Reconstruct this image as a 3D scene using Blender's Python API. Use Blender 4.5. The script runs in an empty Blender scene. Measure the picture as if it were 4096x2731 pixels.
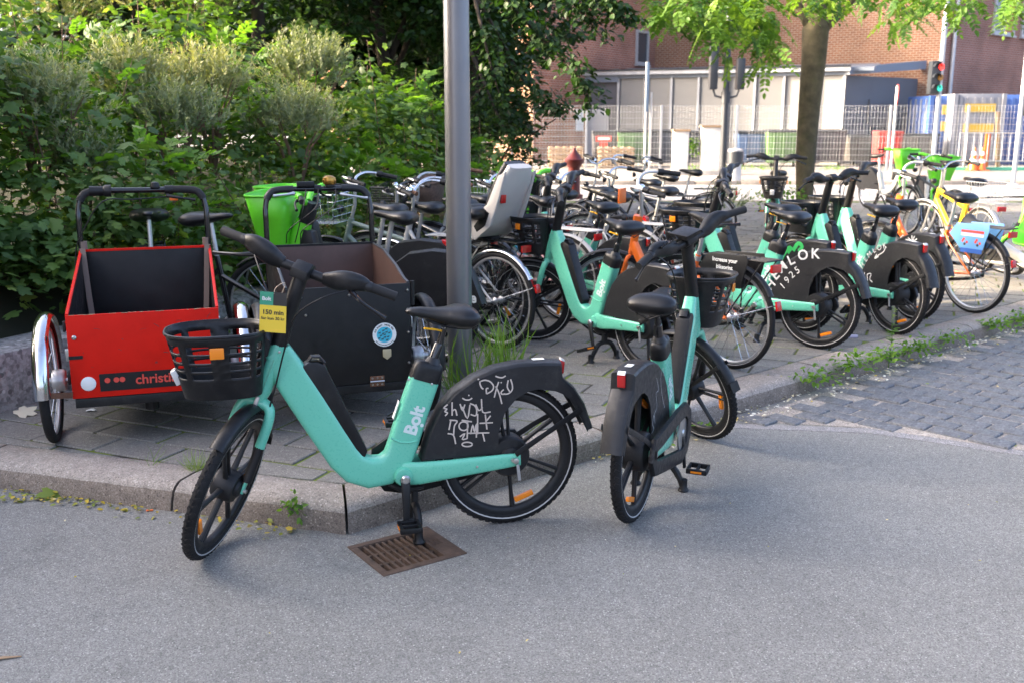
import bpy, bmesh, math, random
import numpy as np
from mathutils import Vector, Matrix
R = math.radians
random.seed(7); rng = np.random.default_rng(7)
scene = bpy.context.scene
COL = scene.collection

# ------------------------------------------------------------------ camera, sky, sun, exposure
CAM_H, PITCH = 1.65, 12.4
cam = bpy.data.objects.new('camera', bpy.data.cameras.new('camera')); COL.objects.link(cam)
cam.location = (0, 0, CAM_H); cam.rotation_euler = (R(90 - PITCH), 0, 0)
cam.data.lens = 35; cam.data.sensor_width = 36; cam.data.clip_end = 2000; cam.data.clip_start = .05
cam.data.dof.use_dof = True; cam.data.dof.focus_distance = 4.25; cam.data.dof.aperture_fstop = 4.2
scene.camera = cam
SUN_AZ, SUN_EL = R(268), R(23)          # compass-like: direction TO the sun, measured from +Y clockwise
S = Vector((math.sin(SUN_AZ) * math.cos(SUN_EL), math.cos(SUN_AZ) * math.cos(SUN_EL), math.sin(SUN_EL)))
world = bpy.data.worlds.new('World'); scene.world = world; world.use_nodes = True
wn = world.node_tree; wn.nodes.clear()
sky = wn.nodes.new('ShaderNodeTexSky'); sky.sky_type = 'NISHITA'; sky.sun_disc = False
sky.sun_elevation = SUN_EL; sky.sun_rotation = SUN_AZ; sky.air_density = .5; sky.dust_density = 6.5; sky.ozone_density = .6
bgn = wn.nodes.new('ShaderNodeBackground'); bgn.inputs[1].default_value = .15
out = wn.nodes.new('ShaderNodeOutputWorld')
wn.links.new(sky.outputs[0], bgn.inputs[0]); wn.links.new(bgn.outputs[0], out.inputs[0])
sun = bpy.data.objects.new('sun', bpy.data.lights.new('sun', 'SUN')); COL.objects.link(sun)
sun.data.energy = 2.3; sun.data.angle = R(.6); sun.data.color = (1, .80, .56)
sun.rotation_euler = (-S).to_track_quat('-Z', 'Y').to_euler()
vs = scene.view_settings; vs.view_transform = 'Standard'; vs.look = 'None'; vs.exposure = 2.92; vs.gamma = 1
vs.use_curve_mapping = False
scene.cycles.use_denoising = True
scene.cycles.max_bounces = 8; scene.cycles.diffuse_bounces = 4; scene.cycles.transparent_max_bounces = 8
scene.cycles.sample_clamp_indirect = 6; scene.cycles.caustics_reflective = False; scene.cycles.caustics_refractive = False

# ------------------------------------------------------------------ mesh helpers
def sgnpow(a, p): return math.copysign(abs(a) ** p, a)
class MB:
    def __init__(s): s.v = []; s.f = []
    def add(s, vs, fs, M=None):
        o = len(s.v)
        s.v += [tuple(M @ Vector(p)) for p in vs] if M is not None else [tuple(p) for p in vs]
        s.f += [tuple(i + o for i in f) for f in fs]; return s
    def box(s, c, d, M=None, rot=None):
        x, y, z = d[0] / 2, d[1] / 2, d[2] / 2
        vs = [Vector((i * x, j * y, k * z)) for i in (-1, 1) for j in (-1, 1) for k in (-1, 1)]
        if rot is not None: vs = [rot @ v for v in vs]
        vs = [v + Vector(c) for v in vs]
        return s.add(vs, [(0, 1, 3, 2), (4, 6, 7, 5), (0, 4, 5, 1), (2, 3, 7, 6), (0, 2, 6, 4), (1, 5, 7, 3)], M)
    def tube(s, pts, r, n=8, M=None):
        pts = [Vector(p) for p in pts]; m = len(pts)
        rs = list(r) if hasattr(r, '__len__') else [r] * m
        T = [(pts[min(i + 1, m - 1)] - pts[max(i - 1, 0)]).normalized() for i in range(m)]
        a = T[0].orthogonal().normalized(); vs = []; fs = []
        for i in range(m):
            a = (a - T[i] * a.dot(T[i])); a = a.normalized() if a.length > 1e-6 else T[i].orthogonal().normalized()
            b = T[i].cross(a)
            for k in range(n):
                t = 2 * math.pi * k / n; vs.append(pts[i] + (a * math.cos(t) + b * math.sin(t)) * rs[i])
        for i in range(m - 1):
            for k in range(n):
                fs.append((i * n + k, i * n + (k + 1) % n, (i + 1) * n + (k + 1) % n, (i + 1) * n + k))
        fs.append(tuple(range(n))[::-1]); fs.append(tuple((m - 1) * n + k for k in range(n)))
        return s.add(vs, fs, M)
    def sweep(s, pts, secs, n=16, e=2.0, lat=(0, 1, 0), M=None):
        pts = [Vector(p) for p in pts]; m = len(pts); lat = Vector(lat).normalized(); vs = []; fs = []
        for i in range(m):
            t = (pts[min(i + 1, m - 1)] - pts[max(i - 1, 0)]).normalized()
            l = (lat - t * lat.dot(t)).normalized(); d = t.cross(l); w, h = secs[i][0] / 2, secs[i][1] / 2
            for k in range(n):
                a = 2 * math.pi * (k + .5) / n
                vs.append(pts[i] + l * w * sgnpow(math.cos(a), 2 / e) + d * h * sgnpow(math.sin(a), 2 / e))
        for i in range(m - 1):
            for k in range(n):
                fs.append((i * n + k, i * n + (k + 1) % n, (i + 1) * n + (k + 1) % n, (i + 1) * n + k))
        fs.append(tuple(range(n))[::-1]); fs.append(tuple((m - 1) * n + k for k in range(n)))
        return s.add(vs, fs, M)
    def lathe(s, prof, n=32, c=(0, 0, 0), ax=(0, 1, 0), closed=False, M=None):
        ax = Vector(ax).normalized(); a = ax.orthogonal().normalized(); b = ax.cross(a); c = Vector(c); m = len(prof); vs = []; fs = []
        for (r, h) in prof:
            for k in range(n):
                t = 2 * math.pi * k / n; vs.append(c + ax * h + (a * math.cos(t) + b * math.sin(t)) * max(r, 1e-4))
        for i in range(m if closed else m - 1):
            j = (i + 1) % m
            for k in range(n): fs.append((i * n + k, i * n + (k + 1) % n, j * n + (k + 1) % n, j * n + k))
        if not closed: fs.append(tuple(range(n))[::-1]); fs.append(tuple((m - 1) * n + k for k in range(n)))
        return s.add(vs, fs, M)
    def prism(s, poly, y0, y1, M=None):      # polygon in the xz plane, extruded along y
        n = len(poly); vs = [(x, y0, z) for x, z in poly] + [(x, y1, z) for x, z in poly]
        fs = [tuple(range(n)), tuple(range(2 * n - 1, n - 1, -1))] + [(i, i + n, (i + 1) % n + n, (i + 1) % n) for i in range(n)]
        return s.add(vs, fs, M)
    def slab(s, poly, z0, z1, M=None):       # polygon in the xy plane, extruded along z
        n = len(poly); vs = [(x, y, z0) for x, y in poly] + [(x, y, z1) for x, y in poly]
        fs = [tuple(range(n))[::-1], tuple(range(n, 2 * n))] + [(i, (i + 1) % n, (i + 1) % n + n, i + n) for i in range(n)]
        return s.add(vs, fs, M)
    def fender(s, c, r, a0, a1, w, drop=.012, n=18, M=None, th=.003, w1=None):
        vs = []; fs = []; m = 5
        for i in range(n + 1):
            u = i / n; a = a0 + (a1 - a0) * u; ww = w if w1 is None else w + (w1 - w) * u
            for lay in (0, th):
                for k in range(m):
                    q = -1 + 2 * k / (m - 1); rr = r - lay - drop * q * q
                    vs.append((c[0] + rr * math.cos(a), c[1] + q * ww / 2 * (1 - lay), c[2] + rr * math.sin(a)))
        ring = [0, 1, 2, 3, 4, 9, 8, 7, 6, 5]
        for i in range(n):
            for k in range(10):
                p, q = ring[k], ring[(k + 1) % 10]; fs.append((i * 10 + p, i * 10 + q, (i + 1) * 10 + q, (i + 1) * 10 + p))
        fs.append(tuple(ring)); fs.append(tuple(n * 10 + k for k in ring[::-1]))
        return s.add(vs, fs, M)
    def ribbon(s, pts, w, o, ux, uy, th=.0012):   # flat pen stroke on a plane: o + ux*x + uy*y
        o, ux, uy = Vector(o), Vector(ux), Vector(uy); nz = ux.cross(uy).normalized()
        P = [Vector((p[0], p[1])) for p in pts]; vs = []; fs = []
        for i, p in enumerate(P):
            t = (P[min(i + 1, len(P) - 1)] - P[max(i - 1, 0)]).normalized(); q = Vector((-t.y, t.x)) * w / 2
            for a in (p + q, p - q): vs.append(o + ux * a.x + uy * a.y + nz * th)
        for i in range(len(P) - 1): fs.append((2 * i, 2 * i + 1, 2 * i + 3, 2 * i + 2))
        return s.add(vs, fs)
    def mesh(s, name, bevel=0, angle=35, smooth=True, seg=2):
        me = bpy.data.meshes.new(name); me.from_pydata(s.v, [], s.f)
        bm = bmesh.new(); bm.from_mesh(me)
        bmesh.ops.recalc_face_normals(bm, faces=bm.faces)
        if bevel:
            es = [e for e in bm.edges if len(e.link_faces) == 2 and e.calc_face_angle(0) > R(30)]
            bmesh.ops.bevel(bm, geom=es, offset=bevel, segments=seg, profile=.6, affect='EDGES', clamp_overlap=True)
        bm.to_mesh(me); bm.free()
        if smooth:
            me.shade_smooth(); me.set_sharp_from_angle(angle=R(angle))
        return me
    def build(s, name, mat, parent=None, bevel=0, angle=35, smooth=True, seg=2, loc=None):
        return mk(name, s.mesh(name, bevel, angle, smooth, seg), mat, parent, loc)
def mk(name, me, mat, parent=None, loc=None):
    o = bpy.data.objects.new(name, me); COL.objects.link(o)
    if mat is not None and not me.materials: me.materials.append(mat)
    if parent is not None: o.parent = parent
    if loc is not None: o.location = loc
    return o
def tag(o, label=None, cat=None, group=None, kind=None):
    if label: o['label'] = label
    if cat: o['category'] = cat
    if group: o['group'] = group
    if kind: o['kind'] = kind
    return o
def thing(name, label, cat, loc=(0, 0, 0), rz=0, group=None):
    o = bpy.data.objects.new(name, None); COL.objects.link(o); o.empty_display_size = .1
    o.location = loc; o.rotation_euler = (0, 0, rz); return tag(o, label, cat, group)
def copy_tree(o, parent=None):
    c = o.copy(); COL.objects.link(c); c.parent = parent
    for ch in list(o.children): copy_tree(ch, c)
    return c
def drop_tree(o):
    for ch in list(o.children): drop_tree(ch)
    bpy.data.objects.remove(o)
_txt = {}
def text_mesh(s, size, bold=0.0, align='CENTER'):
    k = (s, size, bold, align)
    if k in _txt: return _txt[k]
    cu = bpy.data.curves.new('t', 'FONT'); cu.body = s; cu.size = size; cu.offset = bold; cu.align_x = align; cu.resolution_u = 3
    o = bpy.data.objects.new('t', cu); COL.objects.link(o)
    me = bpy.data.meshes.new_from_object(o); bpy.data.objects.remove(o)
    vs = [tuple(v.co) for v in me.vertices]; fs = [tuple(p.vertices) for p in me.polygons]; bpy.data.meshes.remove(me)
    _txt[k] = (vs, fs); return _txt[k]
def lettering(name, s, size, o, ux, uy, mat, parent, bold=0.0, align='CENTER', off=.0012, extra=None):
    vs, fs = text_mesh(s, size, bold, align); o, ux, uy = Vector(o), Vector(ux).normalized(), Vector(uy).normalized(); nz = ux.cross(uy)
    b = MB(); b.add([o + ux * v[0] + uy * v[1] + nz * off for v in vs], fs)
    if extra: b.add([o + ux * v[0] + uy * v[1] + nz * off for v in extra], [tuple(range(len(extra)))])
    return b.build(name, mat, parent, smooth=False)
def lerp(a, b, t): return a + (b - a) * t
def arc(c, r, a0, a1, n=24, y=0): return [(c[0] + r * math.cos(lerp(a0, a1, i / n)), y, c[1] + r * math.sin(lerp(a0, a1, i / n))) for i in range(n + 1)]
def spline(pts, k=4):                        # Catmull-Rom through points
    P = [Vector(p) for p in pts]; P = [P[0] * 2 - P[1]] + P + [P[-1] * 2 - P[-2]]; o = []
    for i in range(1, len(P) - 2):
        for j in range(k):
            t = j / k; a, b, c, d = P[i - 1], P[i], P[i + 1], P[i + 2]
            o.append(.5 * ((2 * b) + (c - a) * t + (2 * a - 5 * b + 4 * c - d) * t * t + (3 * b - a - 3 * c + d) * t ** 3))
    return o + [P[-2]]
# pixel of the photograph -> point of the place (used only to measure where things stand)
FPX = 35 / 36 * 4096
def ray(px, py):
    x, y = (px - 2048) / FPX, -(py - 1365.5) / FPX; s, c = math.sin(R(PITCH)), math.cos(R(PITCH))
    return Vector((x, s * y + c, c * y - s))
def gp(px, py, z=0.0):
    d = ray(px, py); t = (z - CAM_H) / d.z; return Vector((0, 0, CAM_H)) + d * t
def at(px, py, Y):
    d = ray(px, py); return Vector((0, 0, CAM_H)) + d * (Y / d.y)

# ------------------------------------------------------------------ materials
def mat(name, col, rough=.5, metal=0.0, var=0.0, vs=8.0, bump=0.0, bs=60.0, coat=0.0, spec=.5, dirt=None, ds=3.0, coords='Object', rv=0.0, damt=.6, dlo=.5, dhi=.75):
    m = bpy.data.materials.new(name); m.use_nodes = True; nt = m.node_tree; N = nt.nodes; L = nt.links
    p = N['Principled BSDF']; p.inputs['Base Color'].default_value = (*col, 1); p.inputs['Roughness'].default_value = rough
    p.inputs['Metallic'].default_value = metal; p.inputs['Specular IOR Level'].default_value = spec
    if coat: p.inputs['Coat Weight'].default_value = coat; p.inputs['Coat Roughness'].default_value = .12
    tc = N.new('ShaderNodeTexCoord')
    def noise(sc, det=4, rg=.6):
        n = N.new('ShaderNodeTexNoise'); n.inputs['Scale'].default_value = sc; n.inputs['Detail'].default_value = det; n.inputs['Roughness'].default_value = rg
        L.new(tc.outputs[coords], n.inputs['Vector']); return n
    cur = None
    if var:
        n = noise(vs); r = N.new('ShaderNodeMapRange'); r.inputs[1].default_value = .3; r.inputs[2].default_value = .7
        r.inputs[3].default_value = 1 - var; r.inputs[4].default_value = 1 + var; L.new(n.outputs[0], r.inputs[0])
        v = N.new('ShaderNodeVectorMath'); v.operation = 'SCALE'; v.inputs[0].default_value = col; L.new(r.outputs[0], v.inputs['Scale']); cur = v.outputs[0]
    if dirt:
        n = noise(ds, 6, .7); r = N.new('ShaderNodeMapRange'); r.inputs[1].default_value = dlo; r.inputs[2].default_value = dhi; r.inputs[4].default_value = damt
        L.new(n.outputs[0], r.inputs[0]); mx = N.new('ShaderNodeMix'); mx.data_type = 'RGBA'; L.new(r.outputs[0], mx.inputs[0])
        if cur: L.new(cur, mx.inputs[6])
        else: mx.inputs[6].default_value = (*col, 1)
        mx.inputs[7].default_value = (*dirt, 1); cur = mx.outputs[2]
    if cur: L.new(cur, p.inputs['Base Color'])
    if rv:
        n = noise(ds * 3, 5); r = N.new('ShaderNodeMapRange'); r.inputs[1].default_value = .3; r.inputs[2].default_value = .7
        r.inputs[3].default_value = max(.04, rough - rv); r.inputs[4].default_value = min(1, rough + rv); L.new(n.outputs[0], r.inputs[0]); L.new(r.outputs[0], p.inputs['Roughness'])
    if bump:
        n = noise(bs, 5, .65); b = N.new('ShaderNodeBump'); b.inputs['Strength'].default_value = min(1, bump); b.inputs['Distance'].default_value = .002 + .004 * bump
        L.new(n.outputs[0], b.inputs['Height']); L.new(b.outputs[0], p.inputs['Normal'])
    return m
def glow(name, col, st):
    m = mat(name, col, .3); p = m.node_tree.nodes['Principled BSDF']; p.inputs['Emission Color'].default_value = (*col, 1); p.inputs['Emission Strength'].default_value = st; return m
M = {}
M['mint'] = mat('mint_paint', (.135, .53, .365), .30, var=.02, vs=3, dirt=(.05, .12, .09), ds=34, rv=.06, coat=.3, damt=.55, dlo=.71, dhi=.76)
M['black'] = mat('black_plastic', (.0075, .008, .009), .42, var=.2, vs=20, dirt=(.035, .034, .032), ds=18, rv=.1, bump=.08, bs=300, damt=.5, spec=.35)
M['blacksoft'] = mat('black_soft', (.007, .0072, .008), .38, rv=.08, bump=.12, bs=500, spec=.4)
M['charcoal'] = mat('charcoal_plastic', (.0125, .0132, .0148), .46, var=.2, vs=12, dirt=(.05, .048, .046), ds=14, rv=.12, damt=.5, spec=.4, dlo=.55, dhi=.72)
M['grip'] = mat('grip_rubber', (.011, .011, .0115), .75)
M['steel'] = mat('steel', (.52, .52, .50), .28, .9, var=.15, vs=30, dirt=(.16, .12, .09), ds=25, damt=.5)
M['chrome'] = mat('chrome', (.66, .67, .68), .13, 1.0, dirt=(.25, .22, .20), ds=14, damt=.4)
M['alu'] = mat('aluminium', (.50, .50, .50), .38, .7, var=.1, dirt=(.25, .24, .22), ds=12)
M['tyre'] = mat('tyre_rubber', (.010, .010, .0105), .75, var=.3, vs=10, dirt=(.030, .028, .026), ds=6, bump=.6, bs=120, damt=.5, spec=.3)
M['rim'] = mat('rim_black', (.0115, .012, .013), .5, var=.25, vs=10, dirt=(.034, .031, .028), ds=7, rv=.1, spec=.35)
M['stripe'] = mat('reflective_stripe', (.42, .41, .39), .4)
M['orange_reflector'] = mat('orange_reflector', (.85, .24, .008), .25, spec=.7)
M['red_reflector'] = mat('red_lamp', (.42, .012, .012), .18, spec=.7)
M['clear'] = mat('clear_lamp', (.62, .63, .62), .08, spec=.8)
M['white_print'] = mat('white_print', (.74, .75, .72), .55)
M['beige_pen'] = mat('beige_pen', (.56, .48, .41), .5)
M['yellow_lever'] = mat('yellow_lever', (.80, .42, .01), .4)
M['red_paint'] = mat('red_board', (.60, .014, .007), .42, var=.08, vs=5, dirt=(.48, .012, .006), ds=6, rv=.08, bump=.1, bs=90, spec=.12)
M['blackboard'] = mat('black_board', (.008, .008, .0085), .48, var=.3, vs=6, dirt=(.020, .019, .018), ds=5, rv=.12, bump=.12, bs=60, spec=.35)
M['plybrown'] = mat('brown_ply', (.075, .040, .031), .5, var=.2, vs=7, dirt=(.06, .035, .028), ds=4, bump=.15, bs=120)
M['strap'] = mat('strap_webbing', (.20, .145, .115), .9, bump=.5, bs=350)
M['gloss_black'] = mat('gloss_black_paint', (.008, .0085, .01), .18, coat=.3, rv=.06)
M['lime'] = mat('lime_plastic', (.125, .58, .022), .38, var=.08, vs=5, dirt=(.10, .42, .02), ds=7)
M['lime_pale'] = mat('lime_pale', (.20, .62, .05), .4, var=.06)
M['offwhite'] = mat('offwhite_paint', (.56, .55, .53), .35, var=.08, dirt=(.35, .33, .30), ds=8)
M['orange'] = mat('orange_paint', (.78, .155, .018), .35, var=.06, dirt=(.5, .12, .03), ds=9, coat=.2)
M['yellow'] = mat('yellow_paint', (.80, .50, .015), .35, var=.05, coat=.2)
M['pink'] = mat('pink_paint', (.62, .36, .36), .4, dirt=(.42, .26, .25), ds=10)
M['blue'] = mat('blue_paint', (.045, .30, .52), .35)
M['greygreen'] = mat('grey_green_paint', (.22, .27, .225), .32, var=.08, dirt=(.15, .17, .15), ds=9)
M['rust'] = mat('rusty_steel', (.17, .085, .05), .7, .4, var=.4, vs=25)
M['wicker'] = mat('wicker', (.10, .066, .048), .8, var=.4, vs=40)
M['beige'] = mat('beige_plastic', (.50, .475, .44), .42, var=.04)
M['darkred'] = mat('dark_red_paint', (.10, .012, .009), .4)
M['pole'] = mat('pole_grey_paint', (.20, .20, .21), .34, .65, var=.06, vs=3, dirt=(.24, .23, .22), ds=5, rv=.05, bump=.22, bs=45)
M['galv'] = mat('galvanised', (.45, .46, .47), .45, .55, var=.1, vs=4)
M['dgrey'] = mat('dark_grey_paint', (.022, .026, .032), .4)
M['soil'] = mat('soil', (.026, .028, .015), .95, var=.4, vs=3, bump=.8, bs=14)
M['cyan'] = mat('cyan_cloth', (.05, .45, .58), .6)
M['tagyellow'] = mat('tag_yellow', (.80, .57, .05), .5)
M['taggreen'] = mat('tag_green', (.05, .30, .18), .5)
M['tagblack'] = mat('tag_black', (.035, .033, .03), .5)
M['string'] = mat('string', (.55, .42, .30), .8)
M['logo_light'] = mat('logo_light', (.62, .72, .68), .5)
M['signblue'] = mat('sign_blue', (.13, .33, .62), .45)
M['red_print'] = mat('red_print', (.62, .06, .04), .5)
M['whitepaint'] = mat('white_paint', (.78, .78, .76), .5, var=.05)
# ------------------------------------------------------------------ ground
def ground_mat(name, base, dark, light, sc=170.0, rough=.85, patch=.18, speck=.5, bump=.5):
    m = bpy.data.materials.new(name); m.use_nodes = True; nt = m.node_tree; N = nt.nodes; L = nt.links; p = N['Principled BSDF']
    p.inputs['Roughness'].default_value = rough; tc = N.new('ShaderNodeTexCoord')
    def tex(kind, s, **k):
        n = N.new(kind); n.inputs['Scale'].default_value = s
        for a, b in k.items(): n.inputs[a].default_value = b
        L.new(tc.outputs['Object'], n.inputs['Vector']); return n
    vo = tex('ShaderNodeTexVoronoi', sc); vo2 = tex('ShaderNodeTexVoronoi', sc * .7); no = tex('ShaderNodeTexNoise', .8, Detail=8.0, Roughness=.68); no2 = tex('ShaderNodeTexNoise', 22, Detail=5.0, Roughness=.7)
    ramp = N.new('ShaderNodeValToRGB'); e = ramp.color_ramp.elements
    e[0].position = .12; e[0].color = (*dark, 1); e[1].position = .92; e[1].color = (*light, 1); q = ramp.color_ramp.elements.new(.5); q.color = (*base, 1)
    sp = N.new('ShaderNodeSeparateColor'); L.new(vo.outputs['Color'], sp.inputs[0]); sp2 = N.new('ShaderNodeSeparateColor'); L.new(vo2.outputs['Color'], sp2.inputs[0])
    a = N.new('ShaderNodeMath'); a.operation = 'MULTIPLY_ADD'; a.inputs[1].default_value = speck; L.new(sp.outputs[0], a.inputs[0])
    b = N.new('ShaderNodeMath'); b.operation = 'MULTIPLY_ADD'; b.inputs[1].default_value = 1 - speck; L.new(sp2.outputs[1], b.inputs[0]); b.inputs[2].default_value = 0
    L.new(b.outputs[0], a.inputs[2]); L.new(a.outputs[0], ramp.inputs[0])
    r = N.new('ShaderNodeMapRange'); r.inputs[1].default_value = .3; r.inputs[2].default_value = .7; r.inputs[3].default_value = 1 - patch; r.inputs[4].default_value = 1 + patch; L.new(no.outputs[0], r.inputs[0])
    r2 = N.new('ShaderNodeMapRange'); r2.inputs[1].default_value = .3; r2.inputs[2].default_value = .7; r2.inputs[3].default_value = 1 - patch * .7; r2.inputs[4].default_value = 1 + patch * .5; L.new(no2.outputs[0], r2.inputs[0])
    mu0 = N.new('ShaderNodeMath'); mu0.operation = 'MULTIPLY'; L.new(r.outputs[0], mu0.inputs[0]); L.new(r2.outputs[0], mu0.inputs[1]); st = tex('ShaderNodeTexNoise', 2.3, Detail=7.0, Roughness=.75); r3 = N.new('ShaderNodeMapRange'); r3.inputs[1].default_value = .56; r3.inputs[2].default_value = .72; r3.inputs[3].default_value = 1; r3.inputs[4].default_value = .78; L.new(st.outputs[0], r3.inputs[0]); mu = N.new('ShaderNodeMath'); mu.operation = 'MULTIPLY'; L.new(mu0.outputs[0], mu.inputs[0]); L.new(r3.outputs[0], mu.inputs[1])
    v = N.new('ShaderNodeVectorMath'); v.operation = 'SCALE'; L.new(ramp.outputs[0], v.inputs[0]); L.new(mu.outputs[0], v.inputs['Scale']); L.new(v.outputs[0], p.inputs['Base Color'])
    vo3 = tex('ShaderNodeTexVoronoi', sc * .42); s3 = N.new('ShaderNodeSeparateColor'); L.new(vo3.outputs['Color'], s3.inputs[0]); cur = v.outputs[0]
    for ch, thr, col in ((0, .90, light), (1, .91, tuple(c * .55 for c in dark))):
        g1 = N.new('ShaderNodeMath'); g1.operation = 'GREATER_THAN'; g1.inputs[1].default_value = thr; L.new(s3.outputs[ch], g1.inputs[0]); l1 = N.new('ShaderNodeMath'); l1.operation = 'LESS_THAN'; l1.inputs[1].default_value = .36; L.new(vo3.outputs['Distance'], l1.inputs[0])
        m1 = N.new('ShaderNodeMath'); m1.operation = 'MULTIPLY'; L.new(g1.outputs[0], m1.inputs[0]); L.new(l1.outputs[0], m1.inputs[1]); m2 = N.new('ShaderNodeMath'); m2.operation = 'MULTIPLY'; m2.inputs[1].default_value = .8; L.new(m1.outputs[0], m2.inputs[0])
        mx = N.new('ShaderNodeMix'); mx.data_type = 'RGBA'; L.new(m2.outputs[0], mx.inputs[0]); L.new(cur, mx.inputs[6]); mx.inputs[7].default_value = (*[min(1, c * (1.45 if ch == 0 else 1)) for c in col], 1); cur = mx.outputs[2]
    L.new(cur, p.inputs['Base Color'])
    bu = N.new('ShaderNodeBump'); bu.inputs['Strength'].default_value = bump; bu.inputs['Distance'].default_value = .004; L.new(vo.outputs['Distance'], bu.inputs['Height']); L.new(bu.outputs[0], p.inputs['Normal'])
    return m
M['asphalt'] = ground_mat('asphalt', (.195, .192, .175), (.125, .123, .113), (.30, .295, .27), 300, .85, .14)
M['asphalt_patch'] = ground_mat('asphalt_edge', (.235, .225, .22), (.15, .145, .142), (.36, .345, .335), 230, .85)
M['road'] = ground_mat('road_asphalt', (.20, .20, .205), (.12, .12, .125), (.30, .30, .30), 90, .7)
M['granite'] = ground_mat('granite', (.30, .262, .222), (.205, .178, .15), (.40, .355, .31), 240, .85, .32, .55, .35)
M['granite_dark'] = ground_mat('granite_brown', (.185, .152, .122), (.125, .10, .08), (.26, .22, .18), 240, .9, .35, .5, .4)
M['slab'] = ground_mat('slab_concrete', (.20, .19, .168), (.15, .142, .125), (.265, .25, .222), 260, .85, .25, .4, .25)
M['sett'] = ground_mat('sett_stone', (.122, .128, .136), (.085, .09, .096), (.17, .177, .186), 120, .7, .2, .4, .3)
M['sand'] = ground_mat('joint_sand', (.32, .285, .245), (.18, .16, .14), (.42, .38, .33), 200, .95, .3)
M['concrete'] = ground_mat('old_concrete', (.33, .315, .295), (.19, .18, .17), (.45, .435, .41), 60, .9, .4, .4, .4)
M['farpave'] = ground_mat('far_pavement', (.21, .195, .175), (.16, .145, .13), (.26, .24, .22), 20, .9)
def moss_mat():
    m = mat('mossy_joint', (.035, .030, .020), .95, bump=.8, bs=80); nt = m.node_tree; N = nt.nodes; L = nt.links; p = N['Principled BSDF']
    tc = N.new('ShaderNodeTexCoord'); n = N.new('ShaderNodeTexNoise'); n.inputs['Scale'].default_value = 4.5; n.inputs['Detail'].default_value = 6; L.new(tc.outputs['Object'], n.inputs['Vector'])
    c = N.new('ShaderNodeValToRGB'); c.color_ramp.elements[0].position = .38; c.color_ramp.elements[0].color = (.04, .034, .024, 1); c.color_ramp.elements[1].position = .55; c.color_ramp.elements[1].color = (.12, .17, .012, 1)
    L.new(n.outputs[0], c.inputs[0]); L.new(c.outputs[0], p.inputs['Base Color']); return m
M['moss'] = moss_mat()

KC = Vector((-.674, 3.812, 0)); DL = Vector((math.cos(R(162.5)), math.sin(R(162.5)), 0)); DR = Vector((math.cos(R(41)), math.sin(R(41)), 0))
NL = Vector((-DL.y, DL.x, 0)) * -1; NR = Vector((-DR.y, DR.x, 0))            # both point onto the pavement
if NL.y < 0: NL = -NL
KH, KW = .115, .265
_g = Vector((.286, .194)).normalized(); _c = Vector((-.476, 3.447)); _h = Vector((-_g.y, _g.x)) * .295
DR0 = [tuple(_c + _h), tuple(_c), tuple(_c + _g * .345), tuple(_c + _g * .345 + _h)]      # opening of the storm drain
_o = [(-80, 140), (-80, -60), (80, -60), (80, 140)]
tag(MB().add([(x, y, 0) for x, y in _o + DR0], [(i, (i + 1) % 4, 4 + (i + 1) % 4, 4 + i) for i in range(4)]).build('asphalt_ground', M['asphalt'], smooth=False), kind='structure')

def clip(poly, p, n):                         # keep the side n points to
    o = []
    for i in range(len(poly)):
        a, b = poly[i], poly[(i + 1) % len(poly)]; da, db = (Vector(a) - Vector(p)).dot(Vector(n)), (Vector(b) - Vector(p)).dot(Vector(n))
        if da >= 0: o.append(a)
        if da * db < 0: t = da / (da - db); o.append((lerp(a[0], b[0], t), lerp(a[1], b[1], t)))
    return o
def area(poly): return abs(sum(poly[i][0] * poly[(i + 1) % len(poly)][1] - poly[(i + 1) % len(poly)][0] * poly[i][1] for i in range(len(poly)))) / 2
kl, kr = (KC + NL * KW).xy, (KC + NR * KW).xy
region = [((-9, 20), (15, 20), (15, -5), (-9, -5))][0]
region = clip(list(region), kl, NL.xy); region = clip(region, kr, NR.xy)
pave = MB().slab(region, -.05, .1055).build('pavement', M['moss']); tag(pave, kind='structure')
SA = R(-23); su, sv = Vector((math.cos(SA), math.sin(SA))), Vector((-math.sin(SA), math.cos(SA)))
def slab_piece(poly, z0, z1, inset):
    c = Vector((sum(p[0] for p in poly) / len(poly), sum(p[1] for p in poly) / len(poly)))
    return c, MB().slab([tuple((Vector(p) - c) * (1 - inset / max(.05, (Vector(p) - c).length))) for p in poly], z0, z1)
cand = []
SLx, SLy, G = .405, .213, .0085
for j in range(-30, 115):
    for i in range(-45, 45):
        o = su * ((i + .5 * (j % 2)) * SLx) + sv * (j * SLy)
        if not (-5 < o.x < 14 and 3 < o.y < 19.6): continue
        if abs(o.x) > .62 * o.y + .6: continue
        q = [o + su * a + sv * b for a, b in ((G, G), (SLx - G, G), (SLx - G, SLy - G), (G, SLy - G))]; q = [tuple(x) for x in q]
        full = all((Vector(x) - kl).dot(NL.xy) > .004 and (Vector(x) - kr).dot(NR.xy) > .004 for x in q)
        if not full:
            q = clip(q, kl + NL.xy * .008, NL.xy)
            if len(q) > 2: q = clip(q, kr + NR.xy * .008, NR.xy)
            if len(q) < 3 or area(q) < .003: continue
        cand.append((o.length, full, q, o))
cand.sort(key=lambda t: t[0])
slab_me = [MB().slab([(G, G), (SLx - G, G), (SLx - G, SLy - G), (G, SLy - G)], -.03, 0).mesh('slab', bevel=.005, seg=1) for k in range(3)]
for me in slab_me: me.materials.append(M['slab'])
rest = MB()
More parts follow.
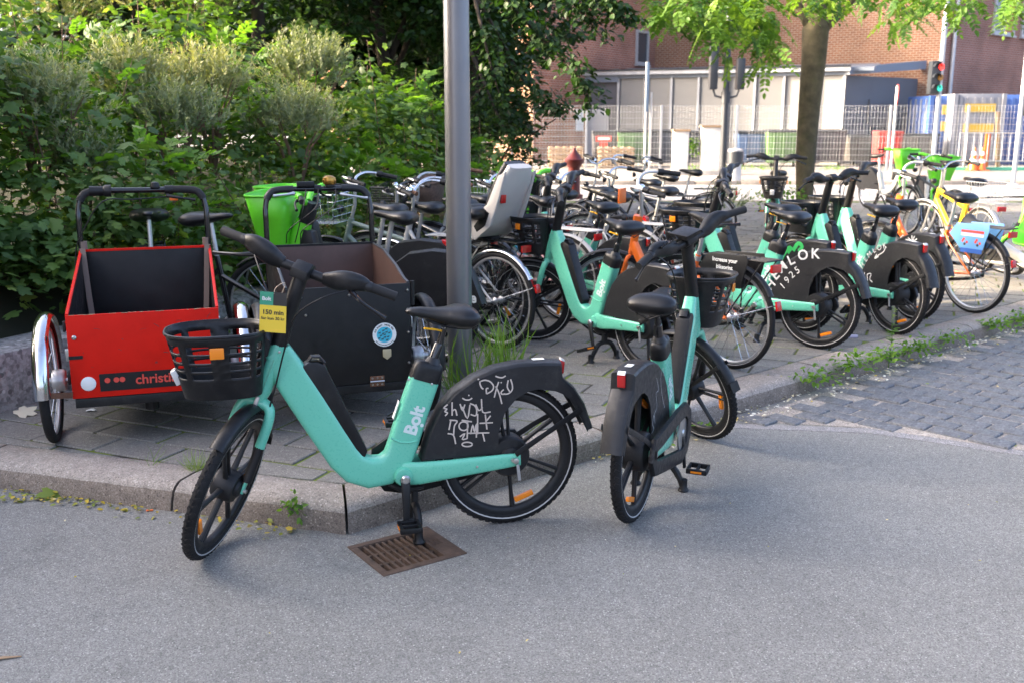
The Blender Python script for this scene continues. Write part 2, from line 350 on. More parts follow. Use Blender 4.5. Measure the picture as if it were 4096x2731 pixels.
for k, (d, full, q, o) in enumerate(cand):
    dz = .112 + max(-.003, random.gauss(0, .0022))
    if k < 295:
        if full:
            s = mk('paving_slab', random.choice(slab_me), None, pave, (o.x, o.y, dz)); s.rotation_euler = (random.gauss(0, .004), random.gauss(0, .004), SA + random.gauss(0, .006))
        else:
            c, b = slab_piece(q, -.03, 0, 0); b.build('paving_slab', M['slab'], pave, loc=(c.x, c.y, dz), bevel=.004, seg=1)
    else: rest.slab(q, dz - .03, dz)
tag(rest.build('paving_slabs_beyond', M['slab'], pave), kind='stuff')

# kerb stones
kerb = MB().slab([tuple((KC + DL * 6 + NL * .02).xy), tuple((KC + NL * .1 + NR * .1).xy), tuple((KC + NL * .2 + NR * .2).xy), tuple((KC + DL * 6 + NL * .2).xy)], -.1, .06).build('kerb', M['soil']); tag(kerb, kind='structure')
KP = [(0.0, -.02), (.012, .045), (.026, .083), (.045, .104), (.075, KH), (.16, KH + .001), (KW - .012, KH), (KW, KH - .012), (KW, -.02)]
def kerbstone(base, D, Nn, s0, s1, mit0=0.0):
    b = MB(); n = len(KP); rows = 9; vs = []
    for i in range(rows + 1):
        for (u, z) in KP:
            s = lerp(s0 + u * mit0 if i == 0 else s0 + u * mit0 * (1 - i / rows), s1, i / rows)
            w = (random.gauss(0, .003) if 0 < i < rows else 0)
            p = base + D * s + Nn * (u + w); vs.append((p.x, p.y, z + (random.gauss(0, .0015) if z > .05 else 0)))
    fs = [(i * n + k, i * n + k + 1, (i + 1) * n + k + 1, (i + 1) * n + k) for i in range(rows) for k in range(n - 1)]
    fs += [tuple(range(n))[::-1], tuple(rows * n + k for k in range(n))]
    b.add(vs, fs); o = b.build('kerbstone', M['granite'], kerb, angle=50); o.data.materials.append(M['granite_dark'])
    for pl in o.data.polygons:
        if abs(pl.normal.z) < .55 and pl.center.z < .09: pl.material_index = 1  # steep lower faces take the darker brown granite
mt = 1 / math.tan(math.acos(DL.dot(DR)) / 2)
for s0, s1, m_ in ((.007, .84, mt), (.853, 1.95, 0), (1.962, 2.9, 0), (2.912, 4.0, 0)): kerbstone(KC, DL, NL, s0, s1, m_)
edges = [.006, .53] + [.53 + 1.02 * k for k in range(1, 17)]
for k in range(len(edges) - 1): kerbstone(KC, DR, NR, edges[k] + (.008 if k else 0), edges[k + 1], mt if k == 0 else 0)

# setts of the side road, worn asphalt lip beside them
bord = [(1.25, 5.36), (1.98, 5.27), (2.62, 4.90), (4.2, 3.75), (6, 2.2)]
sett_base = MB().slab([(1.28, 5.42)] + bord[1:] + [(14, 5), (15.5, 17.5), tuple((KC + DR * 17).xy)], -.02, .004).build('sett_road', M['sand']); tag(sett_base, kind='structure')
lip = []
for (x, y) in bord: lip.append((x - .04, y - .10 - .02 * math.sin(x * 9)))
tag(MB().slab(bord + lip[::-1], -.02, .0025).build('asphalt_lip', M['asphalt_patch']), kind='structure')
TA = R(-46); tu, tv = Vector((math.cos(TA), math.sin(TA))), Vector((-math.sin(TA), math.cos(TA)))
sc_ = []
for j in range(0, 95):
    for i in range(-50, 40):
        L_, W_ = .218, .136
        o = tu * ((i + .5 * (j % 2) + random.uniform(-.02, .02)) * L_) + tv * (j * W_)
        if not (.9 < o.x < 13.5) or o.y < 2.5 or o.y > 17 or o.x > .60 * o.y + .5: continue
        if (o - KC.xy).dot(NR.xy) > -.13: continue
        yb = np.interp(o.x, [b[0] for b in bord], [b[1] for b in bord])
        if (o.y - yb) < .03 + .04 * max(0, min(1, o.x - 1.8)): continue
        sc_.append((o.length, o))
sc_.sort(key=lambda t: t[0])
def sett_mesh():
    b = MB(); a, c = .1065, .0655
    q = [(-a + random.uniform(0, .005), -c + random.uniform(0, .004)), (a - random.uniform(0, .005), -c + random.uniform(0, .004)), (a - random.uniform(0, .005), c - random.uniform(0, .004)), (-a + random.uniform(0, .005), c - random.uniform(0, .004))]
    b.slab(q, -.04, 0); me = b.mesh('sett', bevel=.009, seg=2, angle=60); me.materials.append(M['sett']); return me
setts = [sett_mesh() for _ in range(7)]; rest = MB()
for k, (d, o) in enumerate(sc_):
    z = .012 + random.gauss(0, .003)
    if k < 298:
        s = mk('sett', random.choice(setts), None, sett_base, (o.x, o.y, z)); s.rotation_euler = (random.gauss(0, .012), random.gauss(0, .012), TA + random.gauss(0, .02) + math.pi * random.randint(0, 1))
    else:
        rest.box((o.x, o.y, z - .02), (.205, .122, .04), rot=Matrix.Rotation(TA + random.gauss(0, .02), 3, 'Z'))
tag(rest.build('setts_beyond', M['sett'], sett_base), kind='stuff')

# far road, crossing bars, far pavement
tag(MB().slab([(-40, 20.0), (60, 20.0), (60, 27.2), (-40, 27.2)], -.02, .006).build('road', M['road']), kind='structure')
zb = MB()
for k in range(9): zb.box((7.2 + k * 1.0, 21.2 + k * .32, .0105), (.5, 4.6, .004), rot=Matrix.Rotation(R(-68), 3, 'Z'))
zb.box((5, 26.6, .0105), (60, .12, .004))
tag(zb.build('road_marking', M['whitepaint']), kind='structure')
fk = MB().slab([(-40, 27.2), (60, 27.2), (60, 90), (-40, 90)], -.05, .1).build('far_pavement', M['farpave']); tag(fk, kind='structure')
for k in range(30):
    MB().box((-14 + k * 1.22, 27.08, .055), (1.2, .24, .13)).build('kerbstone', M['granite'], fk, bevel=.015)
# island kerb behind the bikes
for k in range(20): MB().box((-6 + k * 1.02, 20.1, .055), (1.0, .22, .125)).build('kerbstone', M['granite'], kerb, bevel=.015)

# storm drain grate in the gutter
c1 = Vector((*DR0[1], 0)); c2 = Vector((*DR0[2], 0)); gx = (c2 - c1); GLn, GWn = gx.length - .004, .295; gx.normalize(); gy = Vector((-gx.y, gx.x, 0)); c1 = c1 + gx * .002
M['iron'] = mat('rusty_cast_iron', (.105, .068, .047), .75, .3, var=.3, vs=18, dirt=(.05, .037, .03), ds=12, bump=.5, bs=90)
drain = thing('storm_drain', 'rusty cast iron storm drain grate set in the asphalt below the kerb corner', 'drain')
mat4 = Matrix(((gx.x, gy.x, 0, c1.x), (gx.y, gy.y, 0, c1.y), (0, 0, 1, 0), (0, 0, 0, 1)))
b = MB(); t = .018
for (x0, y0, x1, y1) in ((-.012, -.012, GLn + .012, t), (-.012, GWn - t, GLn + .012, GWn + .012), (-.012, t, t, GWn - t), (GLn - .075, t, GLn + .012, GWn - t)): b.box(((x0 + x1) / 2, (y0 + y1) / 2, -.020), (x1 - x0, y1 - y0, .050))
b.build('drain_frame', M['iron'], drain, bevel=.003).matrix_local = mat4
n = 8; xs = [.018 + (i + 1) * (GLn - .093) / (n + 1) for i in range(n)]
for x in xs: MB().box((x, GWn / 2, -.024), (.012, GWn - 2 * t, .050)).build('grate_bar', M['iron'], drain, bevel=.003).matrix_local = mat4
for y in (GWn * .34, GWn * .66): MB().box((GLn / 2 - .03, y, -.030), (GLn - .095, .014, .050)).build('cross_bar', M['iron'], drain, bevel=.003).matrix_local = mat4
o = MB(); o.add([(-.01, -.01, -.01), (GLn + .01, -.01, -.01), (GLn + .01, GWn + .01, -.01), (-.01, GWn + .01, -.01), (-.01, -.01, -.4), (GLn + .01, -.01, -.4), (GLn + .01, GWn + .01, -.4), (-.01, GWn + .01, -.4)], [(0, 1, 5, 4), (1, 2, 6, 5), (2, 3, 7, 6), (3, 0, 4, 7), (4, 5, 6, 7)]); o.build('drain_pit', mat('pit_dark', (.03, .025, .02), .9), drain, smooth=False).matrix_local = mat4
for k in range(3): MB().box((GLn - .055 + k * .016, GWn * .5, .0062), (.007, .05, .003)).build('cast_mark', M['iron'], drain).matrix_local = mat4

# low concrete retaining wall and the earth bank behind it
WB, WD = Vector((-2.80, 5.17, 0)), Vector((math.cos(R(66)), math.sin(R(66)), 0)); WN = Vector((-WD.y, WD.x, 0))
wall = thing('retaining_wall', 'low weathered concrete retaining wall at the foot of the green bank', 'wall')
for k in range(6):
    s0, s1 = -2 + k * 1.6, -2 + k * 1.6 + 1.59
    q = [WB + WD * s0, WB + WD * s1, WB + WD * s1 + WN * .34, WB + WD * s0 + WN * .34]
    MB().slab([tuple(p.xy) for p in q], .0, .43).build('wall_block', M['concrete'], wall, bevel=.02)
def bank_h(s, q): return .30 + 1.15 * (1 - math.exp(-max(0, q) * .42)) + .10 * math.sin(s * 1.3 + q) + .1 * math.sin(q * 2.1 - s * .7)
vs_, fs_ = [], []; ns, nq = 25, 24
for i in range(ns + 1):
    for j in range(nq + 1):
        s, q = -6 + i * .55, .3 + j * .5; p = WB + WD * s + WN * q; vs_.append((p.x, p.y, .28 if j == 0 else bank_h(s, q - .3)))
for i in range(ns):
    for j in range(nq): fs_.append((i * (nq + 1) + j, (i + 1) * (nq + 1) + j, (i + 1) * (nq + 1) + j + 1, i * (nq + 1) + j + 1))
tag(MB().add(vs_, fs_).build('earth_bank', M['soil']), kind='structure')
# ------------------------------------------------------------------ vegetation
def leaf_mat(name, cols, trans=.35, rough=.5):
    m = bpy.data.materials.new(name); m.use_nodes = True; nt = m.node_tree; N = nt.nodes; L = nt.links; p = N['Principled BSDF']; o = N['Material Output']
    p.inputs['Roughness'].default_value = rough; p.inputs['Specular IOR Level'].default_value = .35
    at_ = N.new('ShaderNodeAttribute'); at_.attribute_name = 'lv'; c = N.new('ShaderNodeValToRGB'); el = c.color_ramp.elements
    while len(el) < len(cols): el.new(.5)
    for i, col in enumerate(cols): el[i].position = i / (len(cols) - 1); el[i].color = (*col, 1)
    L.new(at_.outputs['Fac'], c.inputs[0]); L.new(c.outputs[0], p.inputs['Base Color'])
    t = N.new('ShaderNodeBsdfTranslucent'); g = N.new('ShaderNodeVectorMath'); g.operation = 'MULTIPLY'; g.inputs[1].default_value = (1.5, 1.6, .5); L.new(c.outputs[0], g.inputs[0]); L.new(g.outputs[0], t.inputs[0])
    mx = N.new('ShaderNodeMixShader'); mx.inputs[0].default_value = trans; L.new(p.outputs[0], mx.inputs[1]); L.new(t.outputs[0], mx.inputs[2]); L.new(mx.outputs[0], o.inputs[0])
    return m
M['maple'] = leaf_mat('maple_leaf', [(.042, .088, .022), (.078, .145, .034), (.122, .20, .045), (.22, .29, .07)])
M['ash'] = leaf_mat('ash_leaf', [(.060, .14, .022), (.115, .235, .032), (.21, .35, .05)], .45)
M['treeleaf'] = leaf_mat('tree_leaf', [(.040, .10, .014), (.085, .18, .022), (.17, .28, .035)], .32)
M['greyleaf'] = leaf_mat('grey_leaf', [(.12, .16, .085), (.18, .215, .12), (.27, .29, .15), (.34, .33, .15)], .25, .6)
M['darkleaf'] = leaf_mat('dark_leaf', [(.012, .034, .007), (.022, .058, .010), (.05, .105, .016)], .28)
M['grass'] = leaf_mat('grass_blade', [(.07, .15, .02), (.12, .24, .03), (.24, .33, .07)], .3)
M['litter'] = leaf_mat('leaf_litter', [(.72, .69, .60), (.46, .33, .03), (.14, .20, .03), (.30, .17, .07)], .1)
M['bark'] = mat('bark', (.10, .080, .044), .95, var=.35, vs=9, dirt=(.075, .082, .024), ds=5, bump=1.0, bs=28)
M['darkbark'] = mat('dark_bark', (.040, .030, .022), .95, var=.3, vs=8, bump=.8, bs=30)
M['stem'] = mat('brown_stem', (.13, .075, .045), .8)
def T_maple():
    h = [(0, 0), (-.04, .22), (.10, .44), (.27, .30), (.42, .50), (.66, .46), (.64, .22), (.80, .17), (1, 0)]
    pts = h + [(x, -y) for x, y in h[-2:0:-1]]
    v = [(.33, 0, .03)] + [(x, y, -.10 * abs(y) - .06 * x * x) for x, y in pts]; n = len(pts)
    return np.array(v), [(0, 1 + i, 1 + (i + 1) % n) for i in range(n)]
def T_ovate(w=.27): return np.array([(0, 0, 0), (.3, w, .05), (.72, w * .75, .03), (1, 0, -.06), (.72, -w * .75, .03), (.3, -w, .05), (.5, 0, -.02)]), [(0, 6, 1), (1, 6, 2), (2, 6, 3), (3, 6, 4), (4, 6, 5), (5, 6, 0)]
def T_narrow(w=.15): return np.array([(0, 0, 0), (.45, w, .01), (1, 0, -.03), (.45, -w, .01)]), [(0, 1, 2), (0, 2, 3)]
def T_blade(): return np.array([(0, .010, 0), (0, -.010, 0), (.35, .010, .01), (.35, -.010, .01), (.7, .007, -.07), (.7, -.007, -.07), (1, 0, -.30)]), [(0, 1, 3), (0, 3, 2), (2, 3, 5), (2, 5, 4), (4, 5, 6)]
def unit(a): return a / np.maximum(1e-9, np.linalg.norm(a, axis=1, keepdims=True))
class Leaves:
    def __init__(s): s.P = []; s.D = []; s.N = []; s.S = []; s.V = []
    def add(s, P, D, N, S_, V):
        s.P.append(np.asarray(P, float)); s.D.append(np.asarray(D, float)); s.N.append(np.asarray(N, float)); s.S.append(np.asarray(S_, float)); s.V.append(np.asarray(V, float)); return s
    def build(s, name, T, m, parent=None, extra=None):
        P, D, N_, S_, V = (np.concatenate(a) for a in (s.P, s.D, s.N, s.S, s.V)); X = unit(D); Z = unit(N_ - X * (N_ * X).sum(1, keepdims=True)); Y = np.cross(Z, X)
        tv, tf = T; n, k = len(P), len(tv)
        co = P[:, None] + S_[:, None, None] * (X[:, None] * tv[None, :, 0:1] + Y[:, None] * tv[None, :, 1:2] + Z[:, None] * tv[None, :, 2:3])
        f = (np.array(tf)[None] + (np.arange(n) * k)[:, None, None]).reshape(-1, 3)
        me = bpy.data.meshes.new(name); me.vertices.add(n * k); me.vertices.foreach_set('co', co.reshape(-1).astype(np.float32))
        me.loops.add(f.size); me.loops.foreach_set('vertex_index', f.reshape(-1).astype(np.int32)); me.polygons.add(len(f))
        me.polygons.foreach_set('loop_start', (np.arange(len(f)) * 3).astype(np.int32)); me.polygons.foreach_set('loop_total', np.full(len(f), 3, np.int32))
        a = me.attributes.new('lv', 'FLOAT', 'POINT'); a.data.foreach_set('value', np.repeat(np.clip(V, 0, 1), k).astype(np.float32))
        me.update(); me.validate(); return mk(name, me, m, parent)
def shell(n, c, r, lo=.55, up=.0):
    d = unit(rng.normal(size=(n, 3))); d[:, 2] = np.where(d[:, 2] < -.35, -d[:, 2], d[:, 2]); d[:, 2] += up; d = unit(d)
    t = rng.uniform(lo, 1.0, (n, 1)); return np.array(c) + d * t * np.array(r), d
def broad(L, n, c, r, size, v0, vr=.25, droop=.35, lo=.5):
    P, d = shell(n, c, r, lo); D = d * [1, 1, .1] + rng.normal(0, .45, (n, 3)); D[:, 2] -= droop
    N_ = d * .7 + [0, 0, 1.0] + rng.normal(0, .35, (n, 3)); L.add(P, D, N_, rng.uniform(.65, 1.25, n) * size, v0 + rng.normal(0, vr, n))
def shoots(L, n, c, r, ln, size, v0, per=22, lo=.5):
    P, d = shell(n, c, r, lo, .3); ax = unit(d * .8 + [0, 0, .75] + rng.normal(0, .28, (n, 3)))
    t = np.tile(np.linspace(0, 1, per), n); A = np.repeat(ax, per, 0); Q = np.repeat(P, per, 0) + A * (t * ln)[:, None]
    side = unit(np.cross(A, rng.normal(size=A.shape))); D = A * .9 + side * .75
    L.add(Q, D, A + rng.normal(0, .3, A.shape), rng.uniform(.7, 1.2, n * per) * size * (1.1 - .4 * t), v0 + .3 * (t - .4) + rng.normal(0, .15, n * per))
def pinnate(L, P, ax, ln, size, v, pairs=5):
    n = len(P); ax = unit(ax); up = np.array([0, 0, 1.0]); side = unit(np.cross(ax, up[None] + rng.normal(0, .25, (n, 3)))); nn = np.cross(side, ax)
    for k in range(pairs):
        t = .25 + .72 * k / pairs
        for s in (-1, 1):
            L.add(P + ax * (ln * t)[:, None] - up * (ln * t * t * .35)[:, None], ax * .55 + side * s + rng.normal(0, .12, (n, 3)) - up * .15, nn + rng.normal(0, .2, (n, 3)), size * rng.uniform(.85, 1.1, n) * (1 - .25 * abs(t - .55)), v + rng.normal(0, .08, n))
    L.add(P + ax * (ln * .95)[:, None] - up * (ln * .33)[:, None], ax - up * .3, nn, size, v)
def bank_pt(s, q, dz=0.0): p = WB + WD * s + WN * (q + .3); return (p.x, p.y, bank_h(s, q) + dz)

TM, TO, TN, TO2 = T_maple(), T_ovate(), T_narrow(), T_ovate(.34)
th, thp = Leaves(), Leaves(); stems = MB()
for i in range(560):
    s = random.uniform(-2.5, 7.5); q = random.uniform(-.1, 4.8) if random.random() < .6 else random.uniform(-.15, 1.3)
    if s < 1.0 and q < .45: continue
    hgt = random.uniform(.35, .75); c = bank_pt(s, q, hgt * .8 + (random.uniform(0, 1.5) if q > 2.2 else random.uniform(0, .65) if q > .6 else 0)); v = random.uniform(.12, .65)
    if random.random() < .7: broad(th, 78, c, (.44, .44, hgt), random.uniform(.042, .090), v)
    else:
        n = 16; P, d = shell(n, c, (.25, .25, hgt * .8), .3); ax = d * [1, 1, .3] + [0, 0, .25]; pinnate(thp, P, ax, rng.uniform(.2, .34, n), rng.uniform(.07, .10, n), np.full(n, v))
    b0 = bank_pt(s, q, -.1)
    if i % 3 == 0: stems.tube([b0, (lerp(b0[0], c[0], .6) + random.gauss(0, .05), lerp(b0[1], c[1], .6), lerp(b0[2], c[2], .7)), (c[0] + random.gauss(0, .1), c[1] + random.gauss(0, .1), c[2] + hgt * .9)], [.008, .006, .003], 5)
for s in np.arange(1.0, 7.4, .2):                       # leafy skirt hanging over the wall
    broad(th, 44, bank_pt(s, -.12 + random.uniform(-.03, .08), random.uniform(.0, .3)), (.3, .3, .36), random.uniform(.045, .09), random.uniform(.1, .55))
for s in np.arange(-2.4, 1.1, .17):
    broad(th, 50, bank_pt(s, random.uniform(.22, .40), random.uniform(.12, .55)), (.28, .28, .30), random.uniform(.055, .10), random.uniform(.1, .6))
    broad(th, 40, bank_pt(s, random.uniform(.45, .8), random.uniform(.5, 1.0)), (.32, .3, .32), random.uniform(.055, .10), random.uniform(.2, .7))
for k in range(34): broad(th, 46, bank_pt(random.uniform(-.4, 1.7), random.uniform(.08, .55), random.uniform(.02, .55)), (.24, .24, .26), random.uniform(.055, .095), random.uniform(.05, .55))
thicket = bpy.data.objects.new('thicket', None); COL.objects.link(thicket); tag(thicket, 'dense thicket of maple and ash saplings covering the bank behind the wall', 'thicket', kind='stuff')
th.build('maple_foliage', TM, M['maple'], thicket); thp.build('ash_foliage', TO, M['ash'], thicket); stems.build('sapling_stems', M['stem'], thicket)

def shrub(px, py, Y, r, label, v0, n=150, size=.05):
    r = tuple(a * .74 for a in r); n = int(n * .62)
    c = at(px, py, Y); t = thing('grey_shrub', label, 'shrub', (c.x, c.y, max(.1, c.z - r[2] * 1.3)), group='grey-leaved shrubs on the bank')
    L = Leaves(); shoots(L, int(n * 1.7), (0, 0, r[2] * 1.3), r, .20, size, v0, 22, .35); L.build('foliage', TN, M['greyleaf'], t)
    b = MB()
    for k in range(9):
        a = random.uniform(0, 6.28); b.tube([(0, 0, -.2), (math.cos(a) * r[0] * .3, math.sin(a) * r[1] * .3, r[2] * .9), (math.cos(a) * r[0] * .75, math.sin(a) * r[1] * .7, r[2] * 1.8)], [.014, .009, .004], 5)
    b.build('stem', M['stem'], t)
shrub(140, 500, 6.9, (.60, .5, .50), 'large silvery grey shrub at the left edge of the bank', .45, 260)
shrub(520, 400, 8.2, (.50, .45, .48), 'yellowish grey shrub above the red cargo trike box', .7, 190)
shrub(840, 400, 8.6, (.5, .45, .46), 'yellow tipped grey shrub above the trike saddles', .7, 190)
shrub(690, 520, 7.9, (.55, .45, .36), 'low grey green shrub between the two yellowish shrubs', .35, 190)
shrub(1240, 350, 9.7, (.62, .55, .55), 'rounded grey shrub in front of the dark tree hollow', .4, 260)
shrub(1180, 540, 8.9, (.62, .5, .38), 'grey shrub below the rounded one, above the brass bell', .45, 230)
shrub(330, 700, 6.9, (.30, .28, .28), 'small grey sprig low on the bank above the red trike', .4, 80)
shrub(180, 90, 12.5, (1.1, 1, .9), 'tall sunlit grey shrub at the top left of the bank', .85, 260, .07)
shrub(700, 40, 13.5, (1.3, 1, .8), 'sunlit shrub crest along the top of the bank', .85, 260, .07)

def tree(name, label, base, h, crown, n, leafsize, m=None, T=None, limbs=7, r0=.13, mb=None, group='trees on the bank', seed=0):
    rd = random.Random(seed); t = thing(name, label, 'tree', base, group=group); b = MB()
    top = Vector((rd.gauss(0, .3), rd.gauss(0, .3), h)); b.tube([(0, 0, -.3), (rd.gauss(0, .08), rd.gauss(0, .08), h * .4), tuple(top)], [r0, r0 * .75, r0 * .35], 9)
    L = Leaves(); c0, cr = Vector(crown[0]), crown[1]
    for k in range(limbs):
        a = 6.283 * k / limbs + rd.random(); e = Vector((c0.x + math.cos(a) * cr[0] * .7, c0.y + math.sin(a) * cr[1] * .7, c0.z + rd.uniform(-.4, .5) * cr[2])); st = Vector((0, 0, h * rd.uniform(.3, .8)))
        b.tube(spline([st, st.lerp(e, .5) + Vector((0, 0, .25)), e], 3), [r0 * .45, r0 * .4, r0 * .33, r0 * .26, r0 * .2, r0 * .14, r0 * .08], 6)
    nc = n // 45
    for k in range(nc):
        P, d = shell(1, c0, cr, .35); c = P[0]; broad(L, 45, c, (.42, .42, .3), leafsize, rd.uniform(.05, .7), .2, .5, .1)
    b.build('trunk', mb or M['darkbark'], t, angle=60); L.build('crown', T or TO2, m or M['darkleaf'], t); return t
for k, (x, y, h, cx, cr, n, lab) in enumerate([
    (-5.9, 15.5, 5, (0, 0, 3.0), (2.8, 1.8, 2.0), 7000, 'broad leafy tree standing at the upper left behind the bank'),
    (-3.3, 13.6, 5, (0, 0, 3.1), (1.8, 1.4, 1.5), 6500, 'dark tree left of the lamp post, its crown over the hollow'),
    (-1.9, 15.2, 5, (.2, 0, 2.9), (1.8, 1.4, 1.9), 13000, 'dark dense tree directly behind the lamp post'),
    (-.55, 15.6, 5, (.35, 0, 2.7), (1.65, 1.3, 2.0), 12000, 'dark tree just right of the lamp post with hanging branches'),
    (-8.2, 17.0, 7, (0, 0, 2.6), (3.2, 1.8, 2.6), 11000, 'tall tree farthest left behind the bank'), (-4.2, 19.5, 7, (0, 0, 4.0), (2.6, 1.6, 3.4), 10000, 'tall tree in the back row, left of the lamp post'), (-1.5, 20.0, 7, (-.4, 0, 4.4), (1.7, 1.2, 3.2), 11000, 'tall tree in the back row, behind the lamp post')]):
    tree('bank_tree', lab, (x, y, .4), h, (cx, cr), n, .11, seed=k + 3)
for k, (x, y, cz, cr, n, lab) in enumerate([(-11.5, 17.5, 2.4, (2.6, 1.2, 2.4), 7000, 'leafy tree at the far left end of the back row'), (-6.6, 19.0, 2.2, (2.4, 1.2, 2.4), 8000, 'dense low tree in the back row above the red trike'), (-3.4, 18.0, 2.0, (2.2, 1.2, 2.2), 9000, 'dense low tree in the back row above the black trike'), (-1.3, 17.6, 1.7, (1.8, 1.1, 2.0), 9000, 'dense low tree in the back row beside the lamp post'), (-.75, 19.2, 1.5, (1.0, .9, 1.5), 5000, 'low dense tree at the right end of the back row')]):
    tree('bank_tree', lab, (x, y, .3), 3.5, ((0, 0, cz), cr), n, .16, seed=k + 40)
# low dark bushes closing the hollow under the trees
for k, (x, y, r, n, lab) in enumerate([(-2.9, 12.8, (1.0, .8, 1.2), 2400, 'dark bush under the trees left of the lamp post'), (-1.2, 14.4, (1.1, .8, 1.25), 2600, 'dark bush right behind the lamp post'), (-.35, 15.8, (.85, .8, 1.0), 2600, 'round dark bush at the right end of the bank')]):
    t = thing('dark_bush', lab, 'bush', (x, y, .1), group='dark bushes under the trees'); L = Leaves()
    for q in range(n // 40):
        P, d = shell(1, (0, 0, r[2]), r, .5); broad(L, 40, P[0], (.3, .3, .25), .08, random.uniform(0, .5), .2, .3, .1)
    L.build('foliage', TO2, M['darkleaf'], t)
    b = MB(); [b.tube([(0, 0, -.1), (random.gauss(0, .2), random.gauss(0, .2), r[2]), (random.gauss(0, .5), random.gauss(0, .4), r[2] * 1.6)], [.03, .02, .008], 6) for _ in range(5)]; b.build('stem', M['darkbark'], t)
# drooping boughs of the tree right of the lamp post
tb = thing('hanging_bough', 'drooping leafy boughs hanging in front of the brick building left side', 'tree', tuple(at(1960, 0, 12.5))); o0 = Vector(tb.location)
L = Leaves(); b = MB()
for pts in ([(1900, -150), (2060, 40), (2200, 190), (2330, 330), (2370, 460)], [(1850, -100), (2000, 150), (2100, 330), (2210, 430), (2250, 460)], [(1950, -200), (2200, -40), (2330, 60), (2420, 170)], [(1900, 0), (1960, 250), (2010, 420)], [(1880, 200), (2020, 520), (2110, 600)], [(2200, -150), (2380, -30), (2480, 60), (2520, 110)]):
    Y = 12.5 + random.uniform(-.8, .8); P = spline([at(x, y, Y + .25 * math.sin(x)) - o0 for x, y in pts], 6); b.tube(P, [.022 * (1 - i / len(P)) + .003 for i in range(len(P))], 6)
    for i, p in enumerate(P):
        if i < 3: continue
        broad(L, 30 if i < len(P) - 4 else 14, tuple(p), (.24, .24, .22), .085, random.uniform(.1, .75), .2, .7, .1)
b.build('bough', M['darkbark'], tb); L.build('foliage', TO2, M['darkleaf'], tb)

# street tree
tY = 15.5; st = thing('street_tree', 'street tree with mossy trunk and bright feathery leaves among the parked bikes', 'tree', tuple(at(3218, 815, tY))); o0 = Vector(st.location); o0.z = .1; st.location.z = .1
b = MB(); tp = spline([at(x, y, tY) - o0 for x, y in ((3216, 900), (3219, 760), (3224, 600), (3240, 400), (3254, 250), (3262, 120), (3272, -40), (3280, -300))], 4)
b.tube(tp, [lerp(.128, .195, min(1, max(0, i - 3) / 17)) if i < 21 else .15 for i in range(len(tp))], 18); b.build('trunk', M['bark'], st, angle=60)
for pts, r in (([(3290, 130), (3320, 95), (3370, 50), (3430, -20), (3520, -120)], .05), ([(3240, 110), (3215, 70), (3175, -20), (3080, -160)], .055), ([(3262, 90), (3300, 20), (3340, -60)], .07)):
    P = spline([at(x, y, tY) - o0 for x, y in pts], 4); MB().tube(P, [r * (1.5 - i / len(P)) for i in range(len(P))], 10).build('branch', M['bark'], st, angle=60)
L = Leaves()
for (x0, x1, y0, y1, n) in [(a, b_, c_, d_, int(n_ * 1.7)) for a, b_, c_, d_, n_ in ((2610, 2800, -80, 70, 24), (2650, 2900, -80, 110, 44), (2760, 3060, -100, 150, 62), (2840, 3130, -40, 205, 48), (3020, 3110, 120, 250, 9), (3150, 3450, -140, 40, 34), (3540, 3690, -30, 90, 16), (3440, 3760, -150, 0, 26), (3700, 4096, -140, 10, 34), (3760, 3830, 0, 60, 5), (4040, 4120, 0, 95, 10))]:
    P = np.array([tuple(at(random.uniform(x0, x1), random.uniform(y0, y1), random.uniform(13.2, 16.6)) - o0) for _ in range(n)]); ax = rng.normal(0, 1, (n, 3)); ax[:, 2] = -abs(ax[:, 2]) * .5 - .05
    pinnate(L, P, ax, rng.uniform(.24, .40, n), rng.uniform(.075, .115, n), np.clip(rng.normal(.55, .3, n), 0, 1), 7)
L.build('crown', TO, M['treeleaf'], st)
b = MB(); L = Leaves()
broad(L, 260, (0, 0, .35), (.5, .35, .3), .07, .5)
t = thing('ground_shrub', 'low leafy growth round the foot of the street tree', 'plant', tuple(at(3130, 830, 15.2).xy) + (.1,)); L.build('foliage', TO, M['ash'], t)
t2 = thing('feathery_weed', 'wispy grey green weeds behind the bikes left of the street tree', 'plant', tuple(at(2890, 860, 14.2).xy) + (.1,)); L = Leaves(); shoots(L, 70, (0, 0, .3), (.35, .25, .3), .2, .05, .4); L.build('foliage', TN, M['greyleaf'], t2)

# grass at the lamp post, tufts on the kerb and weeds in the gutter
def grass(name, label, p, n, r, ln, spread=.5, cat='grass', v=.5):
    L = Leaves(); a = rng.uniform(0, 6.283, n); rr = r * np.sqrt(rng.uniform(0, 1, n)); P = np.stack([rr * np.cos(a), rr * np.sin(a), np.zeros(n)], 1)
    ax = np.stack([np.cos(a) * spread, np.sin(a) * spread, np.ones(n)], 1) + rng.normal(0, .45 * spread + .10, (n, 3)); o = np.stack([np.cos(a), np.sin(a), np.full(n, .4)], 1)
    L.add(P, ax, o, rng.uniform(.25, 1.1, n) * ln, v + rng.normal(0, .25, n)); o = L.build(name, T_blade(), M['grass']); o.location = p; return tag(o, label, cat)
lamp_p = Vector((-.317, 5.92, .11))
grass('grass_clump', 'tall bright green grass clump round the foot of the lamp post', (lamp_p.x + .08, lamp_p.y - .22, .11), 120, .22, .38, .42)
grass('grass_clump', 'dense seeding grass right of the lamp post foot', (lamp_p.x + .26, lamp_p.y - .22, .11), 90, .09, .48, .20)
grass('grass_tuft', 'small yellow green grass tuft in the kerb joint behind the front tyre', gp(785, 1880, .11) , 110, .035, .11, .55, v=.85)
grass('grass_tuft', 'thin sparse grass blades on the kerb left of the yellow tuft', gp(600, 1860, .11), 14, .04, .12, .9)
